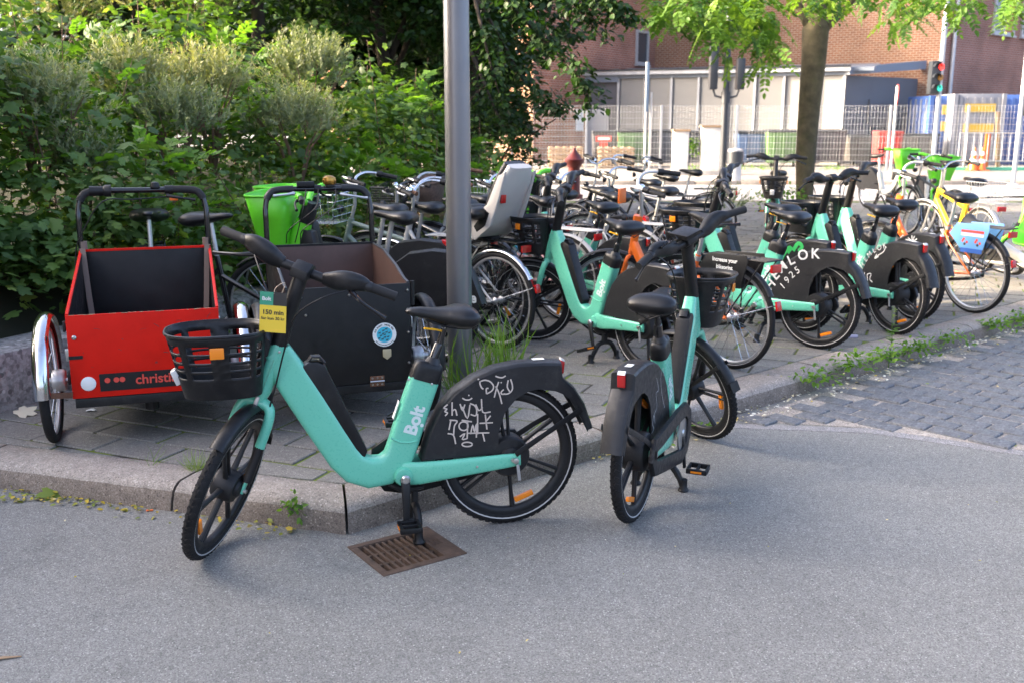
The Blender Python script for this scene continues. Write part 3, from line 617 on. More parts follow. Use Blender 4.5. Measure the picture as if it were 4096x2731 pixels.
def weed(label, p, n, r, size, v=.5, name='weed'):
    L = Leaves(); broad(L, n, (0, 0, r[2] * .8), r, size, v, .25, .2, .2); o = L.build(name, TO, M['ash']); o.location = p; return tag(o, label, 'weed', kind='stuff')
weed('small weed with yellow petals at the foot of the corner kerbstone', gp(1180, 2105), 46, (.05, .04, .09), .03, .6)
for k, (s, n, hh) in enumerate([(3.35, 90, .14), (3.75, 110, .16), (4.15, 120, .15), (4.6, 130, .14), (5.1, 70, .13), (5.9, 120, .13), (6.35, 120, .12), (6.8, 60, .1), (7.4, 60, .1), (2.1, 40, .06), (1.75, 26, .05)]):
    p = KC + DR * s - NR * .06
    weed(['leafy gutter weeds starting where the setts begin', 'second clump of gutter weeds beside the setts', 'thick gutter weeds below the thin stalk', 'gutter weeds just right of the thin stalk', 'small gutter weed patch between two larger clumps', 'long low weed clump further along the kerb', 'low weeds beside the far setts', 'small far weed tuft along the kerb', 'farthest weed tuft along the kerb', 'weeds seen through the front wheel of the right mint bike', 'tiny gutter weeds left of the right mint bike front tyre'][k], (p.x, p.y, .01), n, (.17, .08, hh * .8), .04, .6)['kind'] = 'stuff'
b = MB(); p = KC + DR * 4.32 + NR * .0; t = thing('tall_weed', 'thin tall yellow flowering weed stalk rising from the gutter', 'weed', (p.x, p.y, 0)); b.tube([(0, 0, 0), (.01, 0, .2), (.0, .02, .42)], [.004, .003, .0015], 5); b.build('stem', M['grass'], t)
L = Leaves(); n = 46; zz = rng.uniform(.05, .42, n); a = rng.uniform(0, 6.28, n); P = np.stack([.01 + 0 * zz, 0 * zz, zz], 1); L.add(P, np.stack([np.cos(a), np.sin(a), 0 * a + .3], 1), np.tile([0, 0, 1.], (n, 1)), np.where(zz > .3, .025, .05), np.where(zz > .33, 1, .5)); tag(L.build('leaf', TO, M['grass'], t), kind='stuff')
# fallen petals and leaves (uncountable)
L = Leaves()
def litter(n, f, size, v):
    P = np.array([f() for _ in range(n)]); a = rng.uniform(0, 6.28, n); L.add(P, np.stack([np.cos(a), np.sin(a), rng.normal(0, .15, n)], 1), np.stack([rng.normal(0, .3, n), rng.normal(0, .3, n), np.ones(n)], 1), rng.uniform(.6, 1.4, n) * size, v(n))
def along(D, Nn, s0, s1, u0, u1, z=.016): return lambda: tuple((KC + D * random.uniform(s0, s1) - Nn * abs(random.gauss(u0, u1))).xy) + (z + random.uniform(0, .012),)
litter(520, along(DR, NR, 2.5, 9, .07, .06), .024, lambda n: np.clip(rng.normal(.08, .14, n), 0, 1))
litter(110, along(DR, NR, 1.4, 2.6, .05, .05, .006), .022, lambda n: rng.uniform(0, .5, n))
litter(150, along(DL, NL, .2, 1.9, .03, .05, .006), .024, lambda n: rng.uniform(.3, .9, n))
litter(60, lambda: tuple(gp(random.uniform(0, 560), random.uniform(1985, 2010)).xy) + (.008,), .024, lambda n: rng.uniform(.2, .9, n))
litter(60, lambda: (random.uniform(-2.5, 4), random.uniform(2.2, 5), .007), .012, lambda n: rng.uniform(0, .8, n))
litter(160, lambda: (random.uniform(-2.6, 6), random.uniform(4.6, 9), .118), .018, lambda n: rng.uniform(0, .9, n))
tag(L.build('leaf_litter', TO, M['litter']), 'fallen petals and yellow leaves scattered along the gutter', 'litter', kind='stuff')
def fallen(px, py, size, v, label, z=0, T=TM):
    L = Leaves(); L.add([(0, 0, .012)], [(random.gauss(0, 1), random.gauss(0, 1), .1)], [(random.gauss(0, .25), -.3, 1)], [size], [v]); o = L.build('fallen_leaf', T, M['litter']); p = gp(px, py, z); o.location = p; return tag(o, label, 'leaf')
fallen(238, 1980, .10, .68, 'large green fallen leaf leaning against the left kerb'); fallen(70, 1665, .12, .1, 'pale curled dry leaf on the pavement by the concrete wall', .112)
fallen(1170, 2130, .045, .34, 'yellow fallen leaf at the kerb corner', T=TO)
# ------------------------------------------------------------------ buildings and street behind
def brick_mat(name, c1, c2, mortar, var=.25):
    m = bpy.data.materials.new(name); m.use_nodes = True; nt = m.node_tree; N = nt.nodes; L = nt.links; p = N['Principled BSDF']; p.inputs['Roughness'].default_value = .9
    tc = N.new('ShaderNodeTexCoord'); sp = N.new('ShaderNodeSeparateXYZ'); cb = N.new('ShaderNodeCombineXYZ'); L.new(tc.outputs['Object'], sp.inputs[0]); L.new(sp.outputs[0], cb.inputs[0]); L.new(sp.outputs[2], cb.inputs[1])
    b = N.new('ShaderNodeTexBrick'); L.new(cb.outputs[0], b.inputs['Vector']); b.inputs['Scale'].default_value = 1; b.inputs['Brick Width'].default_value = .24; b.inputs['Row Height'].default_value = .09; b.inputs['Mortar Size'].default_value = .016
    b.inputs['Color1'].default_value = (*c1, 1); b.inputs['Color2'].default_value = (*c2, 1); b.inputs['Mortar'].default_value = (*mortar, 1); b.inputs['Bias'].default_value = -.1
    n = N.new('ShaderNodeTexNoise'); n.inputs['Scale'].default_value = .6; n.inputs['Detail'].default_value = 6; L.new(tc.outputs['Object'], n.inputs['Vector'])
    r = N.new('ShaderNodeMapRange'); r.inputs[1].default_value = .3; r.inputs[2].default_value = .7; r.inputs[3].default_value = 1 - var; r.inputs[4].default_value = 1 + var; L.new(n.outputs[0], r.inputs[0])
    v = N.new('ShaderNodeVectorMath'); v.operation = 'SCALE'; L.new(b.outputs['Color'], v.inputs[0]); L.new(r.outputs[0], v.inputs['Scale']); L.new(v.outputs[0], p.inputs['Base Color'])
    bu = N.new('ShaderNodeBump'); bu.inputs['Strength'].default_value = .5; bu.inputs['Distance'].default_value = .01; bu.invert = True; L.new(b.outputs['Fac'], bu.inputs['Height']); L.new(bu.outputs[0], p.inputs['Normal']); return m
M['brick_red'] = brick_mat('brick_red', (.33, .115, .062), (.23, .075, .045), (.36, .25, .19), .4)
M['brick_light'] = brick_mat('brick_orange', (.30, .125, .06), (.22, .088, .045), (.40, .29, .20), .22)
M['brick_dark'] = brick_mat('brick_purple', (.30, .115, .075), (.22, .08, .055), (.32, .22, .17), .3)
M['shedwhite'] = mat('shed_cladding', (.27, .258, .232), .6, var=.06, vs=.8)
M['shedgrey'] = mat('shed_grey', (.12, .12, .128), .6, var=.06, vs=1)
M['glass'] = mat('window_glass', (.06, .075, .085), .06, spec=.9)
M['orangeblind'] = mat('orange_curtain', (.45, .17, .08), .7)
M['roofedge'] = mat('roof_edge', (.16, .19, .23), .45)
M['farwhite'] = mat('far_white_paint', (.45, .45, .44), .5)
M['faryellow'] = mat('far_yellow', (.42, .28, .03), .5)
M['wood'] = mat('pallet_wood', (.30, .20, .115), .8, var=.2, vs=6)
def wall_seg(name, a, b, h, th, mt, parent, z0=0.0):
    a, b = Vector((*a, z0)), Vector((*b, z0)); d = b - a; ln = d.length; o = MB().box((ln / 2, th / 2, h / 2), (ln, th, h)).build(name, mt, parent)
    o.matrix_local = Matrix.Translation(a) @ Matrix.Rotation(math.atan2(d.y, d.x), 4, 'Z'); return o
def on_wall(o, x, y, z): return o.matrix_basis @ Vector((x, y, z))
def wall_box(name, w, x0, x1, z0, z1, y0, y1, mt, parent, bevel=0):
    o = MB().box(((x0 + x1) / 2, (y0 + y1) / 2, (z0 + z1) / 2), (x1 - x0, y1 - y0, z1 - z0)).build(name, mt, parent, bevel=bevel); o.matrix_local = w.matrix_basis.copy(); return o
def window(w, x, z, ww, hh, parent, fill='glass', panes=1):
    f = thing('window', None, None); f.parent = parent; f.matrix_local = w.matrix_basis.copy(); t = .11
    for (x0, x1, z0, z1) in ((x, x + ww, z, z + t), (x, x + ww, z + hh - t, z + hh), (x, x + t, z + t, z + hh - t), (x + ww - t, x + ww, z + t, z + hh - t)):
        MB().box(((x0 + x1) / 2, -.02, (z0 + z1) / 2), (x1 - x0, .12, z1 - z0)).build('window_frame', M['farwhite'], f)
    for k in range(1, panes): MB().box((x + ww * k / panes, -.02, z + hh / 2), (.09, .11, hh - 2 * t)).build('mullion', M['farwhite'], f)
    for k in range(panes): MB().box((x + ww * (k + .5) / panes, .0, z + hh / 2), (ww / panes - .1, .02, hh - .2)).build('pane', M['glass'] if fill == 'glass' or k != panes - 1 else M['orangeblind'], f)
    MB().box((x + ww / 2, -.06, z - .04), (ww + .1, .18, .07)).build('sill', M['farwhite'], f); return f
bl = thing('brick_building', 'red brick building with shed and lean-to across the road', 'building')
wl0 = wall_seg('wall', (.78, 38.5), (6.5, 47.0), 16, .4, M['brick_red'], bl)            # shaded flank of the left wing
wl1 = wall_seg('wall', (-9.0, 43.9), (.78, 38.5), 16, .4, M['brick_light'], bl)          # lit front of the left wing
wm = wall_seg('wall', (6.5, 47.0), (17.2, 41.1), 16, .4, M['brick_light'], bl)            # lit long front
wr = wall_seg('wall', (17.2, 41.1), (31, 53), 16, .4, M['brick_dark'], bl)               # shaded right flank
window(wl0, 8.3, 4.15, 1.2, 1.45, bl)
for k in range(5): window(wr, 3.9 + k * 2.75, 5.3, 2.05, 1.75, bl, 'orange', 2)
wall_box('string_course', wl0, 0, 6, 3.35, 3.45, -.04, .0, M['brick_dark'], bl)
for k, (w, x) in enumerate(((wl1, 9.05), (wr, .5), (wr, 9.4))):
    o = MB().tube([(x, -.1, 0), (x, -.1, 15)], .08, 10).build('downpipe', M['galv'], bl); o.matrix_local = w.matrix_basis.copy()
window(wl1, 7.3, 5.0, 1.2, 2.2, bl); window(wl1, 7.2, 1.9, 1.2, 1.6, bl)
# white lean-to shed
sh = thing('shed', 'long pale lean-to shed with dark end wall in front of the brick building', 'shed')
sf = wall_seg('front_wall', (4.3, 41.3), (12.3, 38), 3.5, .2, M['shedwhite'], sh)
se = wall_seg('end_wall', (12.3, 38), (16.3, 41.3), 3.35, .2, M['shedgrey'], sh)
sl = wall_seg('side_bay', (2.9, 42.0), (4.3, 41.3), 3.5, .2, M['shedgrey'], sh)
for k in range(9):
    x = .0 + k * 1.08; o = MB().box((x, -.05, 1.75), (.09, .1, 3.5)).build('batten', M['galv'] if k % 3 == 0 else M['farwhite'], sh); o.matrix_local = sf.matrix_basis.copy(); o = MB().box((x + .075, -.02, 1.75), (.03, .03, 3.5)).build('panel_joint', M['shedgrey'], sh); o.matrix_local = sf.matrix_basis.copy()
o = MB().box((3.5, -.12, 3.56), (10.7, .35, .14)).build('gutter', M['galv'], sh); o.matrix_local = sf.matrix_basis.copy(); o = MB().box((3.5, -.14, 3.67), (10.7, .4, .07)).build('roof_edge', M['dgrey'], sh); o.matrix_local = sf.matrix_basis.copy(); o = MB().box((4.0, -.06, 3.42), (9.6, .1, .13)).build('top_rail', M['roofedge'], sh); o.matrix_local = sf.matrix_basis.copy()
o = MB().box((-.75, -.08, 3.4), (1.5, .16, .36)).build('fascia', M['roofedge'], sh); o.matrix_local = sf.matrix_basis.copy()
o = MB().box((4.4, 1.9, 3.72), (10.5, 3.9, .12), rot=Matrix.Rotation(R(5), 3, 'X')).build('roof', M['roofedge'], sh); o.matrix_local = sf.matrix_basis.copy()
o = MB().prism([(-.1, 3.35), (5.3, 3.72), (5.3, 4.05), (-.1, 3.62)], -.25, .1).build('fascia', M['roofedge'], sh); o.matrix_local = se.matrix_basis.copy()
wall_box('door', sl, .25, 1.15, 0, 2.15, -.06, 0, M['farwhite'], sh); wall_box('end_window', se, 1.9, 3.8, .75, 1.45, -.04, 0, M['glass'], sh); wall_box('shutter', se, 1.7, 4.1, 1.6, 2.5, -.06, 0, M['shedgrey'], sh)
wall_box('notice_board', wl0, 3.2, 3.75, 1.3, 2.15, -.05, 0, M['whitepaint'], bl)
for k in range(3): wall_box('downpipe', sf, 1.1 + 3.2 * k, 1.2 + 3.2 * k, 0, 3.4, -.16, -.06, M['dgrey'], sh)
# unseen brick block added left of the frame to shade the bikes
bo = thing('shade_block', 'tall unseen brick block added left of the view to shade the bike park', 'building')
wx = wall_seg('wall', (-26, -30), (-26, 7.0), 22, 9, M['brick_red'], bo)
for k in range(6): window(wx, 2.5 + k * 4.6, 2.2, 1.6, 1.8, bo); window(wx, 2.5 + k * 4.6, 6.4, 1.6, 1.8, bo); window(wx, 2.5 + k * 4.6, 10.6, 1.6, 1.8, bo)

# mesh fence
fn = thing('mesh_fence', 'galvanised wire mesh fence along the far pavement', 'fence')
fa, fb = Vector((-2.5, 34.6, .1)), Vector((17.5, 33.4, .1)); nf = 8
for k in range(nf + 1):
    p = fa.lerp(fb, k / nf); MB().box((p.x, p.y, 1.1), (.07, .07, 2.2)).build('post', M['galv'], fn)
for k in range(nf):
    p, q = fa.lerp(fb, k / nf), fa.lerp(fb, (k + 1) / nf); b = MB()
    for j in range(11): b.tube([p + Vector((0, 0, .08 + j * .2)), q + Vector((0, 0, .08 + j * .2))], .0065, 4)
    for j in range(1, 24): x = p.lerp(q, j / 24); b.tube([x + Vector((0, 0, .05)), x + Vector((0, 0, 2.1))], .0022, 3)
    tag(b.build('wire_panel', M['galv'], fn), kind='stuff')
# skips, bins, containers behind the fence
def wheelie(px, Y, w, h, col, label, lid=None, name='dumpster', cat='dumpster', d=.9):
    p = at(px, 680, Y); m = mat(label[:18], col, .5, var=.1); t = thing(name, label, cat, (p.x, p.y, .1))
    MB().prism([(-w / 2 * .9, .15), (w / 2 * .9, .15), (w / 2, h), (-w / 2, h)], -d / 2, d / 2).build('body', m, t, bevel=.03)
    MB().prism([(-w / 2 - .03, h), (w / 2 + .03, h), (w / 2, h + .1), (-w / 2, h + .1)], -d / 2 - .03, d / 2).build('lid', lid or M['dgrey'], t, bevel=.02)
    for k in range(2): MB().lathe([(.0, -.03), (.09, -.03), (.09, .03), (0, .03)], 14, ((k - .5) * w * .7, -d / 2 + .1, .1), (1, 0, 0)).build('wheel', M['tyre'], t)
    for k in range(3): MB().box(((k - 1) * w * .3, -d / 2 - .02, h * .55), (.05, .04, h * .7)).build('rib', m, t)
    return t
dk = wheelie(2450, 36.3, 1.5, 1.15, (.05, .05, .055), 'black dumpster with red and white stickers left of the shed front')
for x in (-.38, .38):
    MB().box((x, -.485, .98), (.55, .02, .2)).build('sticker', M['red_print'], dk); MB().box((x, -.487, .7), (.28, .02, .32)).build('sticker', M['red_print'], dk); MB().box((x, -.5, .98), (.42, .01, .08)).build('sticker_text', M['white_print'], dk)
wheelie(2528, 36.1, 1.15, 1.2, (.06, .13, .05), 'green dumpster behind the fence left of the two sign posts')
wheelie(2640, 36.2, 1.5, 1.2, (.06, .065, .075), 'dark grey dumpster left of the first pale poster pillar')
wheelie(2790, 36.6, 1.2, 1.15, (.055, .055, .06), 'dark dumpster between the two poster pillars')
wheelie(3020, 36.4, 1.5, 1.15, (.05, .085, .16), 'blue dumpster behind the litter bin')
wheelie(3117, 36.0, 1.15, 1.2, (.08, .16, .05), 'green dumpster just left of the street tree trunk')
wheelie(3290, 36.5, 1.3, 1.2, (.05, .05, .055), 'black dumpster just right of the street tree trunk')
wheelie(3540, 35.0, .85, 1.15, (.38, .035, .03), 'red plastic waste bin behind the fence below the round sign', mat('red_lid', (.38, .035, .03), .4), 'waste_bin', 'bin', .6)
wheelie(3460, 37.4, 1.6, 1.0, (.07, .065, .06), 'brown black skip left of the red bin'); wheelie(3640, 37.0, 1.6, 1.05, (.07, .065, .06), 'brown black skip right of the red bin')
for px, lab, Y in ((2260, 'wooden pallet stack left of the red hydrant', 35.9), (2460, 'wooden pallet stack below the stickered dumpster', 35.2)):
    p = at(px, 690, Y); t = thing('pallet_stack', lab, 'pallets', (p.x, p.y, .1))
    for k in range(5):
        for j in range(3): MB().box((0, (j - 1) * .45, .05 + k * .145), (1.2, .1, .09)).build('bearer', M['wood'], t)
        for j in range(5): MB().box(((j - 2) * .26, 0, .11 + k * .145), (.14, 1.0, .022)).build('board', M['wood'], t)
def poster(px, w, h, label, v):
    p = at(px, 690, 30.5); t = thing('poster_pillar', label, 'billboard', (p.x, p.y, .1)); MB().box((0, 0, h / 2), (w, .35, h)).build('body', mat('poster_white%d' % v, (.48, .47, .45), .7, var=.15, vs=3, dirt=(.26, .2, .15), ds=2.2), t, bevel=.02)
    MB().box((0, -.18, h * .5), (w * .86, .012, h * .84)).build('paper', mat('torn_paper%d' % v, (.58, .57, .54), .8, var=.12, vs=5, dirt=(.30, .26, .12), ds=3), t); MB().box((0, 0, h + .03), (w + .06, .4, .06)).build('cap', M['wood'], t)
poster(2718, .46, 1.28, 'narrow pale poster pillar with torn paper', 1); poster(2838, .58, 1.40, 'wider pale poster pillar just left of the signal post', 2)
weed('green shrub growing between the two poster pillars', at(2772, 660, 30.6), 160, (.2, .2, .5), .09, .6, 'shrub')
for k, px in enumerate((2760, 2850, 2940, 3060, 3330)): weed('strip of weeds at the fence foot, number %s from the left' % ('one', 'two', 'three', 'four', 'five')[k], gp(px, 688, .1), 90, (.6, .2, .12), .07, .7)
# shipping containers
def container(px, Y, ln, dp, h, rz, col, label):
    p = at(px, 690, Y); m = mat(label[:14], col, .5, var=.1, vs=2); t = thing('shipping_container', label, 'container', (p.x, p.y, .1), rz); MB().box((ln / 2, dp / 2, h / 2), (ln, dp, h)).build('body', m, t, bevel=.02)
    for k in range(int(ln / .28)): MB().box((.2 + k * .28, -.02, h / 2), (.12, .02, h - .25)).build('rib', m, t)
    for x in (0, ln): MB().box((x, -.01, h / 2), (.14, .12, h)).build('corner_post', m, t)
    for k in range(4): MB().box((-.03, .35 + k * (dp - .7) / 3, h / 2), (.05, .05, h - .2)).build('lock_rod', M['galv'], t)
    return t
container(3850, 38.2, 6, 2.4, 2.55, R(-4), (.045, .10, .30), 'blue shipping container at the right behind the fence')
ct = container(3700, 37.6, 1.5, 2.2, 2.5, R(0), (.05, .11, .32), 'short blue container end with yellow markings')
for k, (x, z) in enumerate(((.65, 2.0), (.65, 1.4))): MB().box((x, -.06, z), (.5, .03, .35)).build('marking', M['faryellow'], ct)
cw = container(3795, 36.9, 1.75, 2.0, 2.55, R(0), (.20, .21, .24), 'pale grey container doors with yellow lettering behind the fence')
for z in (2.05, 1.35): MB().box((.9, -.06, z), (1.1, .03, .3)).build('marking', M['faryellow'], cw)
# poles, signals, signs
def pole(name, label, cat, px, py, z, ptop, r, mt, Y=None):
    p = gp(px, py, z); t = thing(name, label, cat, (p.x, p.y, z)); h = at(px, ptop, p.y).z - z; MB().tube([(0, 0, 0), (0, 0, h)], r, 14).build('pole', mt, t); return t, p, h
t, p, h = pole('signal_post', 'dark grey traffic signal post seen from behind, left of the street tree', 'traffic light', 2888, 722, .1, -150, .085, M['dgrey'])
for (x, z0, z1) in ((-.36, 2.40, 3.58), (.36, 2.40, 3.22)):
    MB().box((x, 0, (z0 + z1) / 2), (.22, .26, z1 - z0)).build('signal_head', M['dgrey'], t, bevel=.04); MB().tube([(0, 0, 2.16), (x * .8, 0, 2.24), (x, 0, 2.44)], .03, 8).build('bracket', M['dgrey'], t)
MB().lathe([(.12, 0), (.12, .3)], 14, (0, 0, 2.04), (0, 0, 1)).build('collar', M['dgrey'], t)
t, p, h = pole('signal_post', 'galvanised traffic light post with red lamp near the brick corner', 'traffic light', 3728, 690, .1, -200, .075, M['galv'])
MB().box((-.2, 0, 2.9), (.30, .3, 1.0)).build('signal_head', M['dgrey'], t, bevel=.03)
for k, (c, st_) in enumerate((((.9, .03, .02), .5), ((.35, .16, .02), 0), ((.02, .30, .22), .4))):
    z = 3.22 - k * .32; MB().lathe([(.02, 0), (.1, 0), (.1, .03)], 14, (-.06, -.14, z), (.5, -1, 0)).build('lamp', glow('signal_%d' % k, c, st_), t); MB().fender((-.2, -.22, z), .12, 0, math.pi, .16, 0, 8).build('visor', M['dgrey'], t)
t, p, h = pole('signal_post', 'slim grey post with green lamp box at the right edge of the view', 'post', 4052, 742, .1, 190, .055, M['galv']); MB().box((.18, 0, 1.95), (.16, .2, .5)).build('lamp_box', M['dgrey'], t, bevel=.03); MB().lathe([(.14, 0), (.14, .02), (.05, .06)], 12, (0, 0, 0), (0, 0, 1)).build('foot', M['galv'], t)
t, p, h = pole('sign_post', 'white post with a round red rimmed sign seen edge on', 'sign', 3562, 690, .1, 345, .04, M['farwhite']); MB().lathe([(.32, -.01), (.32, .01)], 24, (0, -.04, h - .28), (.95, -.3, 0)).build('sign_disc', M['white_print'], t); MB().lathe([(.325, -.014), (.325, .014), (.28, .014), (.28, -.014)], 24, (0, -.04, h - .28), (.95, -.3, 0), True).build('rim', M['red_print'], t)
t, p, h = pole('sign_post', 'pale post with a narrow blue sign panel on top', 'sign', 2577, 690, .1, 250, .04, M['farwhite']); MB().box((.02, -.05, h - .75), (.1, .05, 1.5)).build('sign_panel', mat('blue_sign', (.10, .15, .22), .4), t, bevel=.01)
pole('post', 'bare white post right of the blue sign post', 'post', 2596, 690, .1, 370, .035, M['farwhite'])
p = gp(2936, 725, .1); t = thing('litter_bin', 'grey steel litter bin on the far pavement beside the signal post', 'bin', (p.x, p.y, .1)); MB().lathe([(.18, 0), (.18, .42), (.20, .42), (.20, .8), (.21, .82), (.15, .86)], 18, (0, 0, 0), (0, 0, 1)).build('body', M['galv'], t); MB().lathe([(.215, .45), (.215, .78)], 18, (0, 0, 0), (0, 0, 1)).build('band', M['dgrey'], t)
p = gp(2290, 745, .0); p = Vector((1.28, 20.8, .1)); t = thing('hydrant', 'dark red pointed post like a hydrant behind the bikes', 'hydrant', tuple(p))
MB().lathe([(.13, 0), (.13, .55), (.12, .62), (.14, .66), (.20, .74), (.205, .80), (.16, .83), (.11, .90), (.05, .96), (.035, 1.02), (.01, 1.05)], 20, (0, 0, 0), (0, 0, 1)).build('body', M['darkred'], t); MB().lathe([(.15, .02), (.19, .0), (.19, .08), (.14, .1)], 16, (0, 0, 0), (0, 0, 1)).build('foot', M['darkred'], t)
for px, lab in ((3890, 'striped traffic cone left of the orange board'), (3922, 'second striped traffic cone, lower and right of the first')):
    p = gp(px, 684, .1); t = thing('traffic_cone', lab, 'cone', (p.x, 33.0, .1)); MB().lathe([(.16, .03), (.03, .75)], 16, (0, 0, 0), (0, 0, 1)).build('body', M['orange'], t); MB().box((0, 0, .015), (.4, .4, .03)).build('base', M['orange'], t)
    for z in (.25, .5): MB().lathe([(.165 - .13 * z / .75 * 1.0 - .006 + .012, z), (.165 - .13 * (z + .12) / .75 + .006, z + .12)], 16, (0, 0, 0), (0, 0, 1)).build('stripe', M['white_print'], t)
p = at(3985, 680, 33.2); t = thing('barrier', 'grey crowd barrier on green base by the containers', 'barrier', (p.x, 33.2, .1)); MB().box((0, 0, .05), (3.2, .3, .1)).build('base', mat('green_base', (.10, .42, .26), .6), t)
for z in (.3, 1.2): MB().tube([(-1.3, 0, z), (1.3, 0, z)], .022, 6).build('rail', M['galv'], t)
for k in range(12): MB().tube([(-1.3 + k * .236, 0, .3), (-1.3 + k * .236, 0, 1.2)], .012, 5).build('bar', M['galv'], t)
p = at(3975, 690, 33.6); t = MB().box((0, 0, .95), (.14, .06, 1.9), rot=Matrix.Rotation(R(-6), 3, 'Y')).build('timber_plank', M['wood'], loc=(p.x, 33.55, .1), bevel=.01); tag(t, 'upright timber plank leaning on the fence by the barrier', 'plank')
p = at(3933, 680, 33.4); t = MB().box((0, 0, .6), (.16, .06, 1.2)).build('marker_board', M['orange'], loc=(p.x, 33.3, .1), bevel=.01); tag(t, 'orange marker board beside the cones', 'board')

# lamp post
lp = thing('lamp_post', 'grey painted lamp post rising out of frame behind the black cargo trike', 'lamp post', tuple(lamp_p))
MB().tube([(0, 0, -.1), (0, 0, 2.4), (0, 0, 5.2)], [.0755, .074, .069], 48).build('pole', M['pole'], lp, angle=60)
MB().box((0, 0, 5.35), (.5, .2, .1)).build('lantern', M['pole'], lp, bevel=.03)
# ------------------------------------------------------------------ shared e-bikes (mint)
WR = .303
def mag_wheel(name, parent, c, hub_r=.058, hub_w=.10, ang=0.0, refl=(200,), disc=True):
    b = MB(); cx, cz = c
    b.lathe([(.266, -.014), (.266, .014), (.250, .017), (.236, .012), (.231, .006), (.231, -.006), (.236, -.012), (.250, -.017)], 64, (cx, 0, cz), (0, 1, 0), True)
    for k in range(6):
        a = ang + k * math.pi / 3; u = Vector((math.cos(a), 0, math.sin(a))); v = Vector((-u.z, 0, u.x))
        for o in ((-.013, .013) if k % 2 else (0,)):
            b.sweep([Vector((cx, 0, cz)) + u * .04 + v * o * .7, Vector((cx, 0, cz)) + u * .14 + v * o, Vector((cx, 0, cz)) + u * .24 + v * o * 1.15], [(.022, .016), (.017, .012), (.02, .018)] if o else [(.026, .022), (.019, .015), (.022, .022)], 8, 3)
    b.lathe([(.012, -hub_w / 2 - .02), (.03, -hub_w / 2 - .012), (hub_r * .92, -hub_w / 2), (hub_r, -hub_w / 2 + .01), (hub_r, hub_w / 2 - .012), (hub_r * .9, hub_w / 2), (hub_r * .55, hub_w / 2 + .002), (hub_r * .5, hub_w / 2 + .012), (.012, hub_w / 2 + .02)], 32, (cx, 0, cz))
    w = b.build(name, M['rim'], parent, angle=40)
    t = MB(); mr = .0235; prof = [((WR - mr) + mr * math.cos(a), mr * .98 * math.sin(a)) for a in [2 * math.pi * k / 12 for k in range(12)]]
    t.lathe(prof, 72, (cx, 0, cz), (0, 1, 0), True)
    for k in range(64):
        a = 2 * math.pi * k / 64
        for s in (-1, 1):
            rot = Matrix.Rotation(-a, 3, 'Y') @ Matrix.Rotation(s * .5, 3, 'X') @ Matrix.Rotation(s * .6, 3, 'Z')
            rr = WR - .003; t.box((cx + rr * math.cos(a + s * .02), s * .0095, cz + rr * math.sin(a + s * .02)), (.006, .018, .013), rot=Matrix.Rotation(-a, 3, 'Y') @ Matrix.Rotation(s * .45, 3, 'Z') @ Matrix.Rotation(s * .5, 3, 'X'))
    t.build('tyre', M['tyre'], w, angle=50)
    s = MB()
    for y in (-1, 1): s.lathe([(.272, y * .0205), (.276, y * .0222), (.279, y * .0230), (.276, y * .0226)], 64, (cx, 0, cz), (0, 1, 0), True)
    s.build('reflective_stripe', M['stripe'], w)
    for d in refl:
        a = R(d); u = Vector((math.cos(a), 0, math.sin(a))); v = Vector((-u.z, 0, u.x)); p = Vector((cx, 0, cz)) + u * .205
        MB().box(p, (.022, .016, .085), rot=Matrix(((u.x, 0, v.x), (0, 1, 0), (u.z, 0, v.z)))).build('spoke_reflector', M['orange_reflector'], w, bevel=.004)
    MB().tube([(cx, -hub_w / 2 - .04, cz), (cx, hub_w / 2 + .04, cz)], .008, 10).build('axle', M['steel'], w)
    return w
STEER_P, STEER_D = Vector((.942, 0, .73)), Vector((-.36, 0, .933)).normalized()
STEER = ('brake_cable', 'fork', 'front_wheel', 'front_fender', 'stem', 'handlebar', 'display', 'fork_sleeve', 'fork_dropout')
def basket_mesh(x0, x1, z0, z1, wb, wt, slot=True):
    NC, rows = 64, [0, .04, .30, .335, .43, .465, .56, .595, .70, .735, .86, .93, 1.0]
    def outline(t):
        L0, L1 = lerp(x0 + .01, x0 - .015, t), lerp(x1 - .055, x1, t); w = lerp(wb, wt, t) / 2; o = []
        for k in range(NC):
            a = 2 * math.pi * k / NC; cxx, ll = (L0 + L1) / 2, (L1 - L0) / 2; e = 3.2 if math.cos(a) < 0 else 2.5
            o.append((cxx + ll * sgnpow(math.cos(a), 2 / e), w * sgnpow(math.sin(a), 2 / e)))
        return o
    vs, fs = [], []
    for t in rows:
        zz = lerp(z0, z1, t)
        for (x, y) in outline(t): vs.append((x, y, zz + .03 * t * (x1 - x) * 0))
    for i in range(len(rows) - 1):
        for k in range(NC):
            slotrow = i in (3, 5, 7, 9)  # open rows
            a = (k + .5) / NC * 360; post = any(abs((a - q + 180) % 360 - 180) < 5.5 for q in (48, 90, 132, 228, 270, 312, 0)) or 150 < a < 210
            if slot and slotrow and not post: continue
            fs.append((i * NC + k, i * NC + (k + 1) % NC, (i + 1) * NC + (k + 1) % NC, (i + 1) * NC + k))
    fs.append(tuple(range(NC))[::-1]); b = MB().add(vs, fs)
    top = [(x, y, z1) for x, y in outline(1.0)]; b.tube(top + [top[0], top[1]], .006, 6); return b
def saddle_mesh(x, z, s=1.0):
    pr = [(-.145, .05, .905, .888), (-.135, .09, .922, .866), (-.105, .108, .938, .848), (-.06, .102, .941, .852), (-.015, .072, .934, .868), (.04, .044, .934, .884), (.09, .034, .940, .898), (.125, .028, .939, .908), (.142, .016, .932, .915), (.147, .004, .926, .921)]
    return MB().sweep([(x + a * s, 0, z - .935 + (t + b) / 2) for a, w, t, b in pr], [(2 * w * s, t - b) for a, w, t, b in pr], 22, 2.5)
